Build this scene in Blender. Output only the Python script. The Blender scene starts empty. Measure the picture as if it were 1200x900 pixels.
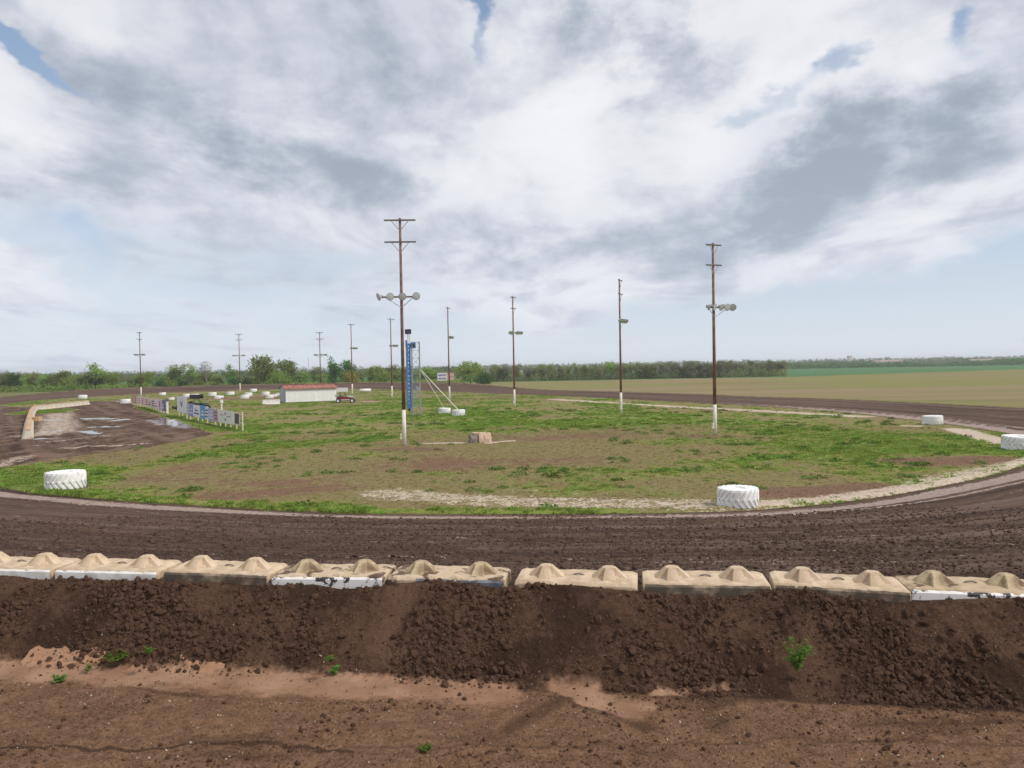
import bpy, math, random
import numpy as np
from mathutils import Vector, Matrix, Euler

random.seed(7); rng = np.random.default_rng(7)
R = math.radians
S = bpy.context.scene
C = S.collection

# ------------------------------------------------------------------ camera
CAM_Z = 5.7
PITCH, ROLL = R(1.18), R(-1.0)
cam = bpy.data.cameras.new("camera"); cam_o = bpy.data.objects.new("camera", cam); C.objects.link(cam_o)
CAM_M = Matrix.Rotation(math.pi/2 - PITCH, 4, 'X') @ Matrix.Rotation(ROLL, 4, 'Z')
cam_o.matrix_world = Matrix.Translation((0, 0, CAM_Z)) @ CAM_M
cam.sensor_width = 36; cam.lens = 27.0; cam.clip_start = .1; cam.clip_end = 20000
S.camera = cam_o
S.render.resolution_x, S.render.resolution_y = 1024, 768
S.view_settings.view_transform = 'Standard'; S.view_settings.look = 'None'
S.view_settings.exposure = 0.12; S.view_settings.gamma = 1.0
S.cycles.max_bounces = 4; S.cycles.diffuse_bounces = 2; S.cycles.glossy_bounces = 2; S.cycles.transparent_max_bounces = 8; S.cycles.volume_bounces = 0

SUN_AZ, SUN_EL = R(112), R(46)      # to the right of the camera and a little behind it

# ------------------------------------------------------------------ node helper
class NT:
    def __init__(s, tree): s.t = tree; s.n = tree.nodes; s.l = tree.links
    def put(s, sock, v):
        if v is None: return
        if isinstance(v, bpy.types.NodeSocket): s.l.new(v, sock)
        elif isinstance(v, (tuple, list)):
            v = tuple(v)
            if sock.type == 'RGBA' and len(v) == 3: v = v + (1,)
            sock.default_value = v
        else: sock.default_value = v
    def m(s, op, a, b=None, c=None, clamp=False):
        n = s.n.new('ShaderNodeMath'); n.operation = op; n.use_clamp = clamp
        for i, v in enumerate((a, b, c)): s.put(n.inputs[i], v)
        return n.outputs[0]
    def vm(s, op, a, b=None):
        n = s.n.new('ShaderNodeVectorMath'); n.operation = op
        s.put(n.inputs[0], a); s.put(n.inputs[1], b)
        return n.outputs['Value'] if op in ('LENGTH', 'DOT_PRODUCT') else n.outputs[0]
    def mix(s, f, a, b, blend='MIX'):
        n = s.n.new('ShaderNodeMix'); n.data_type = 'RGBA'; n.blend_type = blend
        s.put(n.inputs[0], f); s.put(n.inputs[6], a); s.put(n.inputs[7], b); return n.outputs[2]
    def noise(s, vec, scale, detail=4, rough=.55, dist=0.0, out=0):
        n = s.n.new('ShaderNodeTexNoise'); s.put(n.inputs['Vector'], vec)
        n.inputs['Scale'].default_value = scale; n.inputs['Detail'].default_value = detail
        n.inputs['Roughness'].default_value = rough; n.inputs['Distortion'].default_value = dist
        return n.outputs[out]
    def sm(s, x, lo, hi, a=0.0, b=1.0):
        n = s.n.new('ShaderNodeMapRange'); n.interpolation_type = 'SMOOTHSTEP'
        s.put(n.inputs['Value'], x); s.put(n.inputs['From Min'], lo); s.put(n.inputs['From Max'], hi)
        s.put(n.inputs['To Min'], a); s.put(n.inputs['To Max'], b); return n.outputs[0]
    def attr(s, name, out='Fac'):
        n = s.n.new('ShaderNodeAttribute'); n.attribute_name = name; return n.outputs[out]
    def comb(s, x, y, z=0.0):
        n = s.n.new('ShaderNodeCombineXYZ')
        for i, v in enumerate((x, y, z)): s.put(n.inputs[i], v)
        return n.outputs[0]
    def sep(s, v):
        n = s.n.new('ShaderNodeSeparateXYZ'); s.put(n.inputs[0], v); return n.outputs

# ------------------------------------------------------------------ sky
world = bpy.data.worlds.new("World"); S.world = world; world.use_nodes = True
world.cycles.sampling_method = 'MANUAL'; world.cycles.sample_map_resolution = 256
N = NT(world.node_tree); N.n.clear()
tc = N.n.new('ShaderNodeTexCoord').outputs['Generated']
sky = N.n.new('ShaderNodeTexSky'); sky.sky_type = 'NISHITA'; sky.sun_disc = False
sky.sun_elevation = SUN_EL; sky.sun_rotation = SUN_AZ; sky.altitude = 400; sky.dust_density = 1.4; sky.ozone_density = 1.5
D = N.vm('NORMALIZE', tc); dx, dy, dz = N.sep(D)
el = N.m('ARCSINE', dz); az = N.m('ARCTAN2', dx, dy)
zz = N.m('ADD', N.m('MAXIMUM', dz, 0.0), 0.10)
plane = N.comb(N.m('DIVIDE', dx, zz), N.m('DIVIDE', dy, zz), 0.0)      # the cloud deck seen in perspective
warp = N.noise(plane, .55, 1, .5, out=1)
plane_w = N.vm('ADD', plane, N.vm('SCALE', N.vm('SUBTRACT', warp, (.5, .5, .5)), None))
plane_w.node.inputs[1]; 
sc_node = plane_w.node.inputs[1].links[0].from_node; sc_node.inputs['Scale'].default_value = 1.3
wv = N.noise(N.comb(az, N.m('MULTIPLY', el, 1.5), 4.0), 5.0, 5, .60, out=1)
wx, wy, _w = N.sep(N.vm('SUBTRACT', wv, (.5, .5, .5)))
azw = N.m('ADD', az, N.m('MULTIPLY', wx, .26)); elw = N.m('ADD', el, N.m('MULTIPLY', wy, .15))
azel = N.comb(azw, elw, 0.0)
def px_dir(px, py):
    v = CAM_M.to_3x3() @ Vector(((px-600)/900, (450-py)/900, -1)); v.normalize()
    return math.atan2(v.x, v.y), math.asin(v.z)
def blob(px, py, sx, sy, rot, amp):
    a0, e0 = px_dir(px, py)
    m = N.n.new('ShaderNodeMapping'); m.vector_type = 'TEXTURE'; N.put(m.inputs['Vector'], azel)
    m.inputs['Location'].default_value = (a0, e0, 0); m.inputs['Rotation'].default_value = (0, 0, R(rot)); m.inputs['Scale'].default_value = (sx*2.1/900, sy*2.1/900, 1)
    g = N.n.new('ShaderNodeTexGradient'); g.gradient_type = 'QUADRATIC_SPHERE'; N.put(g.inputs[0], m.outputs[0])
    return N.m('MULTIPLY', N.sm(g.outputs['Fac'], 0.0, .75), amp)
def total(lst):
    t = lst[0]
    for b in lst[1:]: t = N.m('ADD', t, b)
    return t
street = N.vm('MULTIPLY', plane_w, (1.0, .42, 1.0))
n_big = N.noise(N.vm('ADD', street, (3.1, 1.2, 0.0)), .8, 3, .5)
n_mid = N.noise(street, 2.1, 5, .58)
ang = N.comb(az, N.m('MULTIPLY', el, 1.6), 0.0)
n_fine = N.noise(ang, 9.0, 7, .62)
n_wisp = N.noise(N.vm('MULTIPLY', plane_w, (1.0, .45, 1.0)), 3.2, 6, .62)
dark = total([
    blob(1010, 175, 190, 62, 22, .50), blob(900, 255, 150, 40, 28, .28), blob(1120, 130, 110, 50, 20, .25),
    blob(770, 70, 130, 45, -40, .42), blob(345, 205, 150, 40, -8, .42), blob(200, 130, 170, 40, -25, .28),
    blob(640, 290, 200, 32, 6, .30), blob(470, 140, 160, 32, -28, .20), blob(620, 300, 60, 20, 5, .15),
    blob(60, 215, 150, 28, -6, .22), blob(250, 265, 120, 18, -10, .12), blob(420, 60, 120, 25, -25, .14), blob(1150, 30, 120, 40, 20, .22),
    blob(720, 20, 160, 40, 0, .15),
    blob(840, 150, 70, 60, 0, -.22), blob(950, 90, 60, 50, 30, -.25), blob(120, 30, 120, 28, -25, -.18), blob(20, 130, 60, 40, -30, -.25),
    blob(520, 200, 90, 40, -20, -.22), blob(680, 170, 90, 40, -20, -.18), blob(1120, 240, 120, 22, 14, -.30), blob(760, 335, 90, 16, 8, -.25),
    blob(60, 330, 110, 40, -30, -.12), blob(1060, 50, 60, 40, 30, -.22)])
clear = total([
    blob(40, 62, 75, 15, -33, 1.5), blob(528, 8, 34, 13, -25, 1.1), blob(560, 50, 14, 34, 20, .55),
    blob(965, 75, 20, 20, 30, .62), blob(930, 115, 24, 18, 30, .45), blob(885, 145, 32, 14, 0, .45), blob(1112, 12, 26, 20, 20, .8),
    blob(1150, 345, 340, 62, 10, 1.25), blob(700, 415, 420, 42, 0, .75), blob(905, 395, 160, 50, 0, .5),
    blob(120, 400, 360, 60, 0, .50), blob(280, 320, 200, 50, -10, .45), blob(60, 280, 130, 30, -30, .5), blob(450, 320, 120, 20, -10, .3), blob(230, 220, 60, 12, -40, .3)])
cover = N.m('SUBTRACT', 1.0, N.m('MULTIPLY', clear, N.sm(n_fine, .30, .70, .72, 1.28)))
cover = N.m('ADD', cover, N.m('MULTIPLY', N.m('SUBTRACT', n_mid, .5), 1.2))
cover = N.m('ADD', cover, N.m('MULTIPLY', N.m('SUBTRACT', n_wisp, .5), .7))
cover = N.m('ADD', cover, N.m('MULTIPLY', N.m('SUBTRACT', n_fine, .5), 1.1))
cover = N.sm(cover, .0, .92)
dark = N.m('MULTIPLY', dark, N.sm(n_fine, .32, .68, .60, 1.25))
shade = N.m('ADD', dark, N.m('MULTIPLY', N.m('SUBTRACT', n_big, .5), 1.3))
shade = N.m('ADD', shade, N.m('MULTIPLY', N.m('SUBTRACT', n_fine, .5), .85))
shade = N.m('ADD', shade, N.m('MULTIPLY', N.m('SUBTRACT', n_mid, .5), 1.0))
shade = N.m('ADD', shade, N.m('MULTIPLY', N.m('SUBTRACT', n_wisp, .5), .85))
shade = N.m('ADD', shade, .25)
shade = N.sm(shade, -.30, 1.02)
cr = N.n.new('ShaderNodeValToRGB'); N.put(cr.inputs[0], shade)
e = cr.color_ramp.elements
e[0].position = 0; e[0].color = (8.7, 8.65, 8.8, 1)
e[1].position = 1; e[1].color = (2.8, 3.25, 4.0, 1)
for p, c in ((.28, (7.5, 7.55, 7.95, 1)), (.55, (5.5, 5.8, 6.5, 1)), (.8, (3.9, 4.35, 5.15, 1))):
    k = e.new(p); k.color = c
low = N.m('EXPONENT', N.m('MULTIPLY', N.m('MAXIMUM', dz, 0.0), -5.0))       # milky air low over the plain
clear_col = N.mix(N.m('MULTIPLY', low, .88), N.mix(.28, sky.outputs[0], (3.0, 4.8, 7.6)), (7.3, 7.85, 8.6))
clouds = N.mix(N.m('MULTIPLY', low, .55), cr.outputs[0], (6.7, 7.3, 8.3))
col = N.mix(cover, clear_col, clouds)
bg = N.n.new('ShaderNodeBackground'); N.put(bg.inputs[0], col); bg.inputs[1].default_value = .1
wo = N.n.new('ShaderNodeOutputWorld'); N.l.new(bg.outputs[0], wo.inputs[0])

# ------------------------------------------------------------------ sun
sl = bpy.data.lights.new("sun", 'SUN'); sl.energy = 2.6; sl.angle = R(8); sl.color = (1, .93, .83)
so = bpy.data.objects.new("sun", sl); C.objects.link(so)
sdir = Vector((math.sin(SUN_AZ)*math.cos(SUN_EL), math.cos(SUN_AZ)*math.cos(SUN_EL), math.sin(SUN_EL)))
so.rotation_euler = sdir.to_track_quat('Z', 'Y').to_euler()

# ------------------------------------------------------------------ object helpers
def tag(o, label=None, cat=None, group=None, kind=None):
    if label: o['label'] = label
    if cat: o['category'] = cat
    if group: o['group'] = group
    if kind: o['kind'] = kind
    return o
def empty(name, loc, rz=0, **kw):
    o = bpy.data.objects.new(name, None); o.empty_display_size = .2; C.objects.link(o)
    o.location = loc; o.rotation_euler = (0, 0, rz); return tag(o, **kw)
def link(name, me, mat=None, parent=None, loc=None, rot=None):
    if mat and not me.materials: me.materials.append(mat)
    o = bpy.data.objects.new(name, me); C.objects.link(o)
    if parent: o.parent = parent
    if loc is not None: o.location = loc
    if rot is not None: o.rotation_euler = rot
    return o
KIDS = {}
def copy_tree(o, parent=None):
    c = o.copy(); C.objects.link(c); c.parent = parent
    for ch in list(o.children): copy_tree(ch, c)
    return c
class MB:
    """collects shapes, then links them as one mesh"""
    def __init__(s): s.v = []; s.f = []; s.sm = False
    def add(s, vs, fs):
        b = len(s.v); s.v += [tuple(v) for v in vs]; s.f += [tuple(b+i for i in f) for f in fs]; return s
    def box(s, c, d, rot=None, taper=1.0, bev=0.0):
        M = rot.to_matrix() if isinstance(rot, Euler) else (rot or Matrix.Identity(3)); c = Vector(c)
        x, y, z = d[0]/2, d[1]/2, d[2]/2
        if bev <= 0:
            vs = [Vector((sx*x*(taper if sz > 0 else 1), sy*y*(taper if sz > 0 else 1), sz*z)) for sz in (-1, 1) for sx, sy in ((-1,-1),(1,-1),(1,1),(-1,1))]
            fs = [(3,2,1,0),(4,5,6,7),(0,1,5,4),(1,2,6,5),(2,3,7,6),(3,0,4,7)]
        else:
            b = bev; ring = []
            for zz_, i in ((-z, b), (-z+b, 0), (z-b, 0), (z, b)):
                X, Y = x-i, y-i; k = b*.7
                ring.append([(-X+k,-Y,zz_),(X-k,-Y,zz_),(X,-Y+k,zz_),(X,Y-k,zz_),(X-k,Y,zz_),(-X+k,Y,zz_),(-X,Y-k,zz_),(-X,-Y+k,zz_)])
            vs = [Vector(p) for r in ring for p in r]
            fs = [tuple(range(7, -1, -1)), tuple(range(24, 32))]
            for r in range(3):
                for i in range(8):
                    j = (i+1) % 8; fs.append((r*8+i, r*8+j, r*8+8+j, r*8+8+i))
        return s.add([M @ v + c for v in vs], fs)
    def tube(s, pts, rad, n=8, cap=True):
        pts = [Vector(p) for p in pts]
        rad = rad if isinstance(rad, (list, tuple)) else [rad]*len(pts)
        vs = []; prev = None
        for i, p in enumerate(pts):
            t = (pts[min(i+1, len(pts)-1)] - pts[max(i-1, 0)]).normalized()
            a = prev if prev is not None else (Vector((1,0,0)) if abs(t.x) < .8 else Vector((0,1,0)))
            a = (a - t*a.dot(t)).normalized(); b = t.cross(a); prev = a
            vs += [p + (a*math.cos(2*math.pi*k/n) + b*math.sin(2*math.pi*k/n))*rad[i] for k in range(n)]
        fs = [(i*n+k, i*n+(k+1) % n, (i+1)*n+(k+1) % n, (i+1)*n+k) for i in range(len(pts)-1) for k in range(n)]
        if cap: fs += [tuple(range(n-1, -1, -1)), tuple((len(pts)-1)*n+k for k in range(n))]
        return s.add(vs, fs)
    def lathe(s, prof, n=24, M=None, closed=False):
        vs = [Vector((r*math.cos(2*math.pi*k/n), r*math.sin(2*math.pi*k/n), z)) for r, z in prof for k in range(n)]
        if M: vs = [M @ v for v in vs]
        m = len(prof)
        fs = [(i*n+k, i*n+(k+1) % n, ((i+1) % m)*n+(k+1) % n, ((i+1) % m)*n+k) for i in range(m if closed else m-1) for k in range(n)]
        return s.add(vs, fs)
    def mesh(s, name, smooth=False):
        me = bpy.data.meshes.new(name); me.from_pydata(s.v, [], s.f)
        if smooth: me.polygons.foreach_set('use_smooth', [True]*len(me.polygons))
        me.update(); return me
    def build(s, name, mat, parent=None, smooth=False, loc=None, rot=None):
        return link(name, s.mesh(name, smooth), mat, parent, loc, rot)

def big_mesh(name, verts, quads, attrs=None, smooth=True):
    me = bpy.data.meshes.new(name); nv, nq = len(verts), len(quads)
    me.vertices.add(nv); me.vertices.foreach_set('co', verts.astype(np.float32).ravel())
    w = quads.shape[1]
    me.loops.add(nq*w); me.loops.foreach_set('vertex_index', quads.astype(np.int32).ravel())
    me.polygons.add(nq); me.polygons.foreach_set('loop_start', np.arange(0, nq*w, w, dtype=np.int32))
    me.polygons.foreach_set('loop_total', np.full(nq, w, np.int32))
    me.update(calc_edges=True)
    me.polygons.foreach_set('use_smooth', np.full(nq, smooth))
    for k, a in (attrs or {}).items():
        if a.ndim == 1: at = me.attributes.new(k, 'FLOAT', 'POINT'); at.data.foreach_set('value', a.astype(np.float32))
        else: at = me.attributes.new(k, 'FLOAT_VECTOR', 'POINT'); at.data.foreach_set('vector', a.astype(np.float32).ravel())
    return me

# ------------------------------------------------------------------ numpy noise
_T = rng.integers(0, 256, (256, 256)); _G = rng.uniform(0, 2*math.pi, 4096)
def perlin(x, y, seed=0):
    xi = np.floor(x).astype(np.int64); yi = np.floor(y).astype(np.int64); fx = x-xi; fy = y-yi
    u = fx*fx*fx*(fx*(fx*6-15)+10); v = fy*fy*fy*(fy*(fy*6-15)+10)
    def g(ix, iy, dx_, dy_):
        h = _T[(ix+seed*37) & 255, (iy+seed*91) & 255]*16 + ((ix*7+iy*13+seed) & 15)
        a = _G[h & 4095]; return np.cos(a)*dx_ + np.sin(a)*dy_
    n00 = g(xi, yi, fx, fy); n10 = g(xi+1, yi, fx-1, fy); n01 = g(xi, yi+1, fx, fy-1); n11 = g(xi+1, yi+1, fx-1, fy-1)
    a = n00+u*(n10-n00); b = n01+u*(n11-n01); return (a+v*(b-a))*1.5
def fbm(x, y, f, oct=4, seed=0, gain=.5):
    s = np.zeros_like(x); a = 1.0; t = 0
    for o in range(oct): s += a*perlin(x*f, y*f, seed+o*3); t += a; a *= gain; f *= 2.03
    return s/t
def ss(x, a, b):
    t = np.clip((x-a)/(b-a), 0, 1); return t*t*(3-2*t)

# ------------------------------------------------------------------ ground points from picture positions
def ground_at(px, py, z=0.0):
    v = CAM_M.to_3x3() @ Vector(((px-600)/900, (450-py)/900, -1))
    t = (z-CAM_Z)/v.z; return Vector((v.x*t, v.y*t, z))
def gxy(px, py, z=0.0):
    p = ground_at(px, py, z); return (p.x, p.y)

# inner edge of the oval, metres
INNER = [(0,30),(6.6,29.7),(10,30.1),(14,31.6),(19,34.6),(26,40),(33.5,48),(37.5,58),(38.8,70),(38,86),(34,101),(26,118),(15.5,141),(0,168),
         (-23,205),(-42,232),(-60,246),(-80,248),(-98,236),(-110,215),(-114,190),(-106,160),(-90,130),(-70,98),(-52,72),(-38,52),(-26.5,39.8),(-20,35.9),(-15,33.7),(-7,31.0)]
def catmull(P, k=6):
    P = np.array(P, float); n = len(P); out = []
    for i in range(n):
        a, b, c, d = P[(i-1) % n], P[i], P[(i+1) % n], P[(i+2) % n]
        for t in np.arange(k)/k:
            out.append(.5*((2*b)+(c-a)*t+(2*a-5*b+4*c-d)*t*t+(3*b-a-3*c+d)*t**3))
    return np.array(out)
CURVE = catmull(INNER)
_A = CURVE; _B = np.roll(CURVE, -1, 0); _D = _B-_A; _L2 = (_D**2).sum(1); _L = np.sqrt(_L2)
_S = np.concatenate([[0], np.cumsum(_L)[:-1]]); TRACK_LEN = _L.sum()
def track_uv(x, y):
    """u along the track, v = distance outside (+) or inside (-) the inner edge"""
    n = len(x); U = np.zeros(n); V = np.zeros(n)
    for s in range(0, n, 20000):
        X = x[s:s+20000, None]; Y = y[s:s+20000, None]
        rx = X-_A[:, 0]; ry = Y-_A[:, 1]
        t = np.clip((rx*_D[:, 0]+ry*_D[:, 1])/_L2, 0, 1)
        ex = rx-t*_D[:, 0]; ey = ry-t*_D[:, 1]; d2 = ex*ex+ey*ey
        i = d2.argmin(1); k = np.arange(len(i))
        cr_ = _D[i, 0]*ry[k, i]-_D[i, 1]*rx[k, i]
        V[s:s+20000] = np.sqrt(d2[k, i])*np.where(cr_ < 0, 1, -1); U[s:s+20000] = _S[i]+t[k, i]*_L[i]
    return U, V
WIDTH = 18.0
# outer edge height: banked turns, flat straights (keys in metres along the inner edge)
def bank(x, y):
    near = ss(90-y+0*x, 0, 55)*2.0
    far = ss(y, 185, 235)*1.5
    return np.maximum(near, far)+.25
LX0, LY0, LS = 0.0, 11.15, -0.148                # front line of the row of concrete blocks
LN = np.array([LS, -1.0]); LN /= np.hypot(*LN)   # towards the camera
def qdist(x, y): return (x-LX0)*LN[0]+(y-LY0)*LN[1]
NEAR_Z = 1.66
def height(x, y, U=None, V=None):
    if V is None: U, V = track_uv(np.atleast_1d(x).astype(float), np.atleast_1d(y).astype(float))
    b = bank(x, y)
    z = np.where(V < 0, 0.0, b*np.clip(V/WIDTH, 0, 1))
    fall = ss(V, WIDTH+1.5, WIDTH+9)
    z = z*(1-fall*(1-ss(30-y, 0, 8)))
    z = z - .10*np.exp(-((V-1.3)/1.2)**2)*ss(120-y, 0, 60)     # wheel-worn gutter
    q = qdist(x, y)
    crest = 2.455+.07*fbm(x, y, .9, 3, 5)
    for c_, w_, a_ in ((.9, .9, .10), (3.75, .55, .12), (-1.25, .8, .11), (-4.2, .5, -.03), (-2.6, .4, -.06), (-8.3, 1.0, .0), (6.7, .8, .08), (2.6, .6, -.03)): crest = crest+a_*np.exp(-((x-c_)/w_)**2)
    foot = 1.28+.22*fbm(x, y*0, .35, 3, 9)
    zn = np.where(q < -.95, 2.06, 2.0)
    f = ss(q, -.16, -.02); zn = zn*(1-f)+crest*f
    t = np.clip((q-.22)/np.maximum(foot-.22, .3), 0, 1); prof = t*.75+.25*t*t*(3-2*t)
    zn = np.where(q > .22, crest*(1-prof)+NEAR_Z*prof, zn)
    zn = np.where(q > foot, NEAR_Z-.02*np.clip(q-foot, 0, 4), zn)
    wn = ss(q, -2.2, -.9)
    z = z*(1-wn)+zn*wn
    far = ss(np.hypot(x, y), 300, 1500); z = z+far*(1.2*fbm(x, y, .0016, 2, 8)-.3)
    return z
def h1(x, y): return float(height(np.array([float(x)]), np.array([float(y)]))[0])

def seg_mask(x, y, pts, w, soft=.5):
    """1 near a world polyline, falling to 0 at its half-width w"""
    d = np.full(len(x), 1e9)
    for (ax, ay), (bx, by) in zip(pts[:-1], pts[1:]):
        vx, vy = bx-ax, by-ay; L = vx*vx+vy*vy+1e-9
        t = np.clip(((x-ax)*vx+(y-ay)*vy)/L, 0, 1)
        d = np.minimum(d, np.hypot(x-ax-t*vx, y-ay-t*vy))
    return 1-ss(d, w*(1-soft), w*(1+soft))
def stroke(x, y, pix, w, soft=.5, z=0.0): return seg_mask(x, y, [gxy(a, b, z) for a, b in pix], w, soft)
def poly_mask(x, y, pix, z=0.0):
    P = [gxy(a, b, z) for a, b in pix]; ins = np.zeros(len(x), bool)
    for (ax, ay), (bx, by) in zip(P, P[1:]+P[:1]):
        c = ((ay > y) != (by > y)) & (x < (bx-ax)*(y-ay)/(by-ay+1e-12)+ax); ins ^= c
    return ins.astype(float)
mx = np.maximum

def ground_masks(x, y, U, V):
    """green, bare, pale, wet, dark-soil amounts at ground points"""
    r = np.hypot(x, y); q = qdist(x, y)
    inside = (V < 0)
    n1 = fbm(x, y, .09, 4, 21); n2 = fbm(x, y, .35, 4, 31); n3 = fbm(x, y*1.0, 1.1, 3, 41)
    green = .30+.85*n1+.5*n2+.3*n3
    for pix, w, a in [([(640,500),(820,500),(1000,520),(1130,530)], 9, .42), ([(560,490),(700,486)], 12, .3), ([(840,545),(1000,545)], 4, .25),
                      ([(430,470),(520,476)], 22, .2), ([(0,548),(60,560)], 4.5, .75), ([(30,577),(180,588),(420,600)], 1.0, .95),
                      ([(210,538),(330,520),(440,515)], 2.2, .5), ([(700,602),(800,599)], .6, .35), ([(520,598),(600,600),(700,600)], .8, .55), ([(470,598),(540,597)], .5, .4), ([(330,500),(440,508)], 4, .2), ([(240,562),(420,552),(640,552),(800,556)], 1.6, .16),
                      ([(1000,575),(1090,568),(1190,555)], 1.2, .4), ([(880,590),(960,588)], .7, .5), ([(160,478),(240,498),(290,512)], 4.0, .35), ([(1040,510),(1170,525)], 4, .25)]:
        green += a*stroke(x, y, pix, w, .7)
    for pix, w, a in [([(440,545),(640,530)], 4, .40), ([(560,520),(760,505)], 6, .5), ([(160,560),(420,565)], 3, .42), ([(460,588),(800,592)], 1.4, .6),
                      ([(900,580),(1040,572)], 1.3, .7), ([(1080,542),(1150,538)], 2.0, .7), ([(380,540),(560,545)], 3.5, .3), ([(250,585),(430,578)], 1.5, .3), ([(600,540),(760,535)], 3, .25)]:
        green -= a*stroke(x, y, pix, w, .7)
    bare = .30+.7*fbm(x, y, .13, 4, 51)+.3*n3
    for pix, w, a in [([(580,515),(700,512)], 3, .35), ([(280,580),(400,572)], 1.3, .45), ([(150,562),(330,566)], 1.2, .35), ([(900,578),(1040,572)], 1.1, .9), ([(1080,542),(1160,538)], 1.8, .9),
                      ([(240,467),(330,466)], 7, .9), ([(270,476),(480,474),(600,464)], 3.2, .55), ([(410,471),(440,470)], 3, .9), ([(480,545),(640,540)], 3, .25), ([(450,527),(500,527)], 1.5, .5), ([(820,512),(860,512)], 1.3, .6)]:
        bare += a*stroke(x, y, pix, w, .6)
    pale = np.zeros(len(x)); 
    for pix, w, a in [([(450,578),(560,586),(700,590),(830,592)], 1.5, .50), ([(600,575),(700,580)], .8, .25), ([(890,592),(980,584),(1080,570),(1170,556),(1230,546)], .8, .75), ([(500,519.5),(545,518.5)], .35, 1.1), ([(573,519),(600,516.5)], .35, 1.1),
                      ([(1120,503),(1160,514),(1180,520)], 1.0, .9), ([(650,468),(700,471),(800,477),(900,482),(1010,488)], 1.5, .75), ([(1062,499),(1075,499)], .5, .9), ([(700,472),(790,476)], .9, .5), ([(135,470),(165,472)], 1.0, .6), ([(400,471),(480,470)], .7, .8), ([(1100,566),(1150,556),(1230,540)], 1.5, .62), ([(880,600),(960,590)], .5, .5)]:
        pale = mx(pale, a*stroke(x, y, pix, w, .6))
    tread = np.zeros(len(x))
    wet = np.zeros(len(x)); dark = np.zeros(len(x))
    # muddy pit entry on the left
    pit = poly_mask(x, y, [(-60,560),(-60,470),(30,478),(60,472),(150,469),(158,478),(205,494),(250,508),(215,517),(120,531),(60,538),(20,545)])
    dark = pit*(1-.0*n2)
    edge = stroke(x, y, [(0,548),(60,540),(120,533),(215,517),(250,508)], 1.5, .8)
    dark = np.clip(dark+edge*(.5+1.2*n3) - edge*.3, 0, 1)
    for pix, w in [([(98,505),(112,508)], .8), ([(116,500),(128,500)], 1.3), ([(108,490),(120,491)], 1.9), ([(134,493),(147,491)], 1.0), ([(172,492),(184,493),(193,498)], .9),
                   ([(200,493),(218,501)], 1.0), ([(190,490),(205,494)], .7), ([(42,507),(68,505)], .7), ([(45,500),(66,499)], .9), ([(48,492),(64,492)], 1.2), ([(30,515),(68,513)], .5)]:
        wet = mx(wet, stroke(x, y, pix, w, .7))
    for pix, w, a in [([(40,510),(66,506),(70,485)], 2.2, .55), ([(55,518),(130,510)], .7, .5), ([(80,525),(170,520)], .6, .5), ([(0,545),(30,535)], .8, .45), ([(75,500),(92,506)], .8, .3), ([(120,512),(200,508)], .5, .45), ([(80,480),(92,500)], .6, .4)]:
        pale = mx(pale, a*stroke(x, y, pix, w, .7))
    green = green - 3*dark
    gi = stroke(x, y, [(42,484),(60,481)], 4.5, .5); green += gi*4; dark *= 1-gi
    # racing surface
    trk = (V > 0) & (V < WIDTH+.3) & (q < -.8)
    tr = np.where(trk, 1.0, 0.0)
    vv = V+.35*fbm(U, V*0, .12, 3, 61)
    lane = np.exp(-((vv-1.35)/.75)**4)*.95+np.exp(-((vv-2.75)/.22)**2)*.6*(U < 1e9)+np.exp(-((vv-4.4)/.16)**2)*.25
    lane = lane*(.62+.75*np.clip(.5+1.4*fbm(U, V, .10, 3, 71), 0, 1))*ss(130-y, 0, 50)
    pale = np.where(trk, mx(lane, .22*np.clip(fbm(U*.08, V*.9, 1.0, 3, 73)*3, 0, 1)), pale)
    pale = np.where(trk & (y < 62), mx(pale, .8*stroke(x, y, [(870,607),(960,598),(1040,590),(1100,580)], .28, .6, .1)), pale)
    # ground near the viewer
    nr = (q > -.8) & (y < 40)
    near_dark = np.where(nr, 1.0, 0.0)
    tan = np.zeros(len(x))
    Z = NEAR_Z
    wob = .18*fbm(x, y, .9, 3, 81)+.07*fbm(x, y, 4, 3, 82)
    xw, yw = x+wob, y+wob
    for pix, w in [([(-80,785),(40,782),(150,788),(260,792),(420,800),(500,806),(580,812)], .36), ([(-60,768),(60,766),(180,773),(300,778)], .26), ([(340,780),(400,786),(440,794)], .2), ([(655,798),(690,810),(735,830)], .25), ([(690,822),(760,826)], .15), ([(640,793),(700,800)], .14), ([(780,806),(930,802),(1040,798),(1260,806)], .13)]:
        tan = mx(tan, stroke(xw, yw, pix, w, .75, Z))
    ft = ss(qdist(x, y), 1.1, 1.45)
    tan = tan*ft
    puddle = mx(stroke(xw, yw, [(40,772),(80,774),(118,772)], .17, .3, Z), .0)
    puddle = mx(puddle, stroke(xw, yw, [(200,782),(250,786)], .05, .4, Z))
    pale = np.where(nr, tan, pale); wet = np.where(nr, puddle, wet)
    # fields outside the oval
    out = (V > WIDTH+.3) & ~nr
    bare = np.where(nr, ss(qdist(x, y), 1.35, 1.75)*(.55+.9*np.clip(.5+1.2*fbm(x*.5, y*1.6, 1.0, 4, 83), 0, 1)), bare)
    nd = np.zeros(len(x))
    for pix, w, a in [([(-60,872),(120,872),(250,868),(420,874)], .035, .9), ([(420,868),(700,872),(900,866),(1260,870)], .05, .5), ([(600,850),(660,818),(760,850)], .16, .6), ([(430,798),(560,806),(700,800)], .12, .7), ([(120,800),(250,812)], .07, .6), ([(1000,850),(1250,842)], .07, .5), ([(780,815),(960,822),(1250,832)], .05, .5), ([(250,838),(420,846),(560,838)], .04, .4)]:
        nd = mx(nd, a*stroke(xw, yw, pix, w, .9, Z))
    nd = np.where(nr, nd, 0.0)
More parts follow.
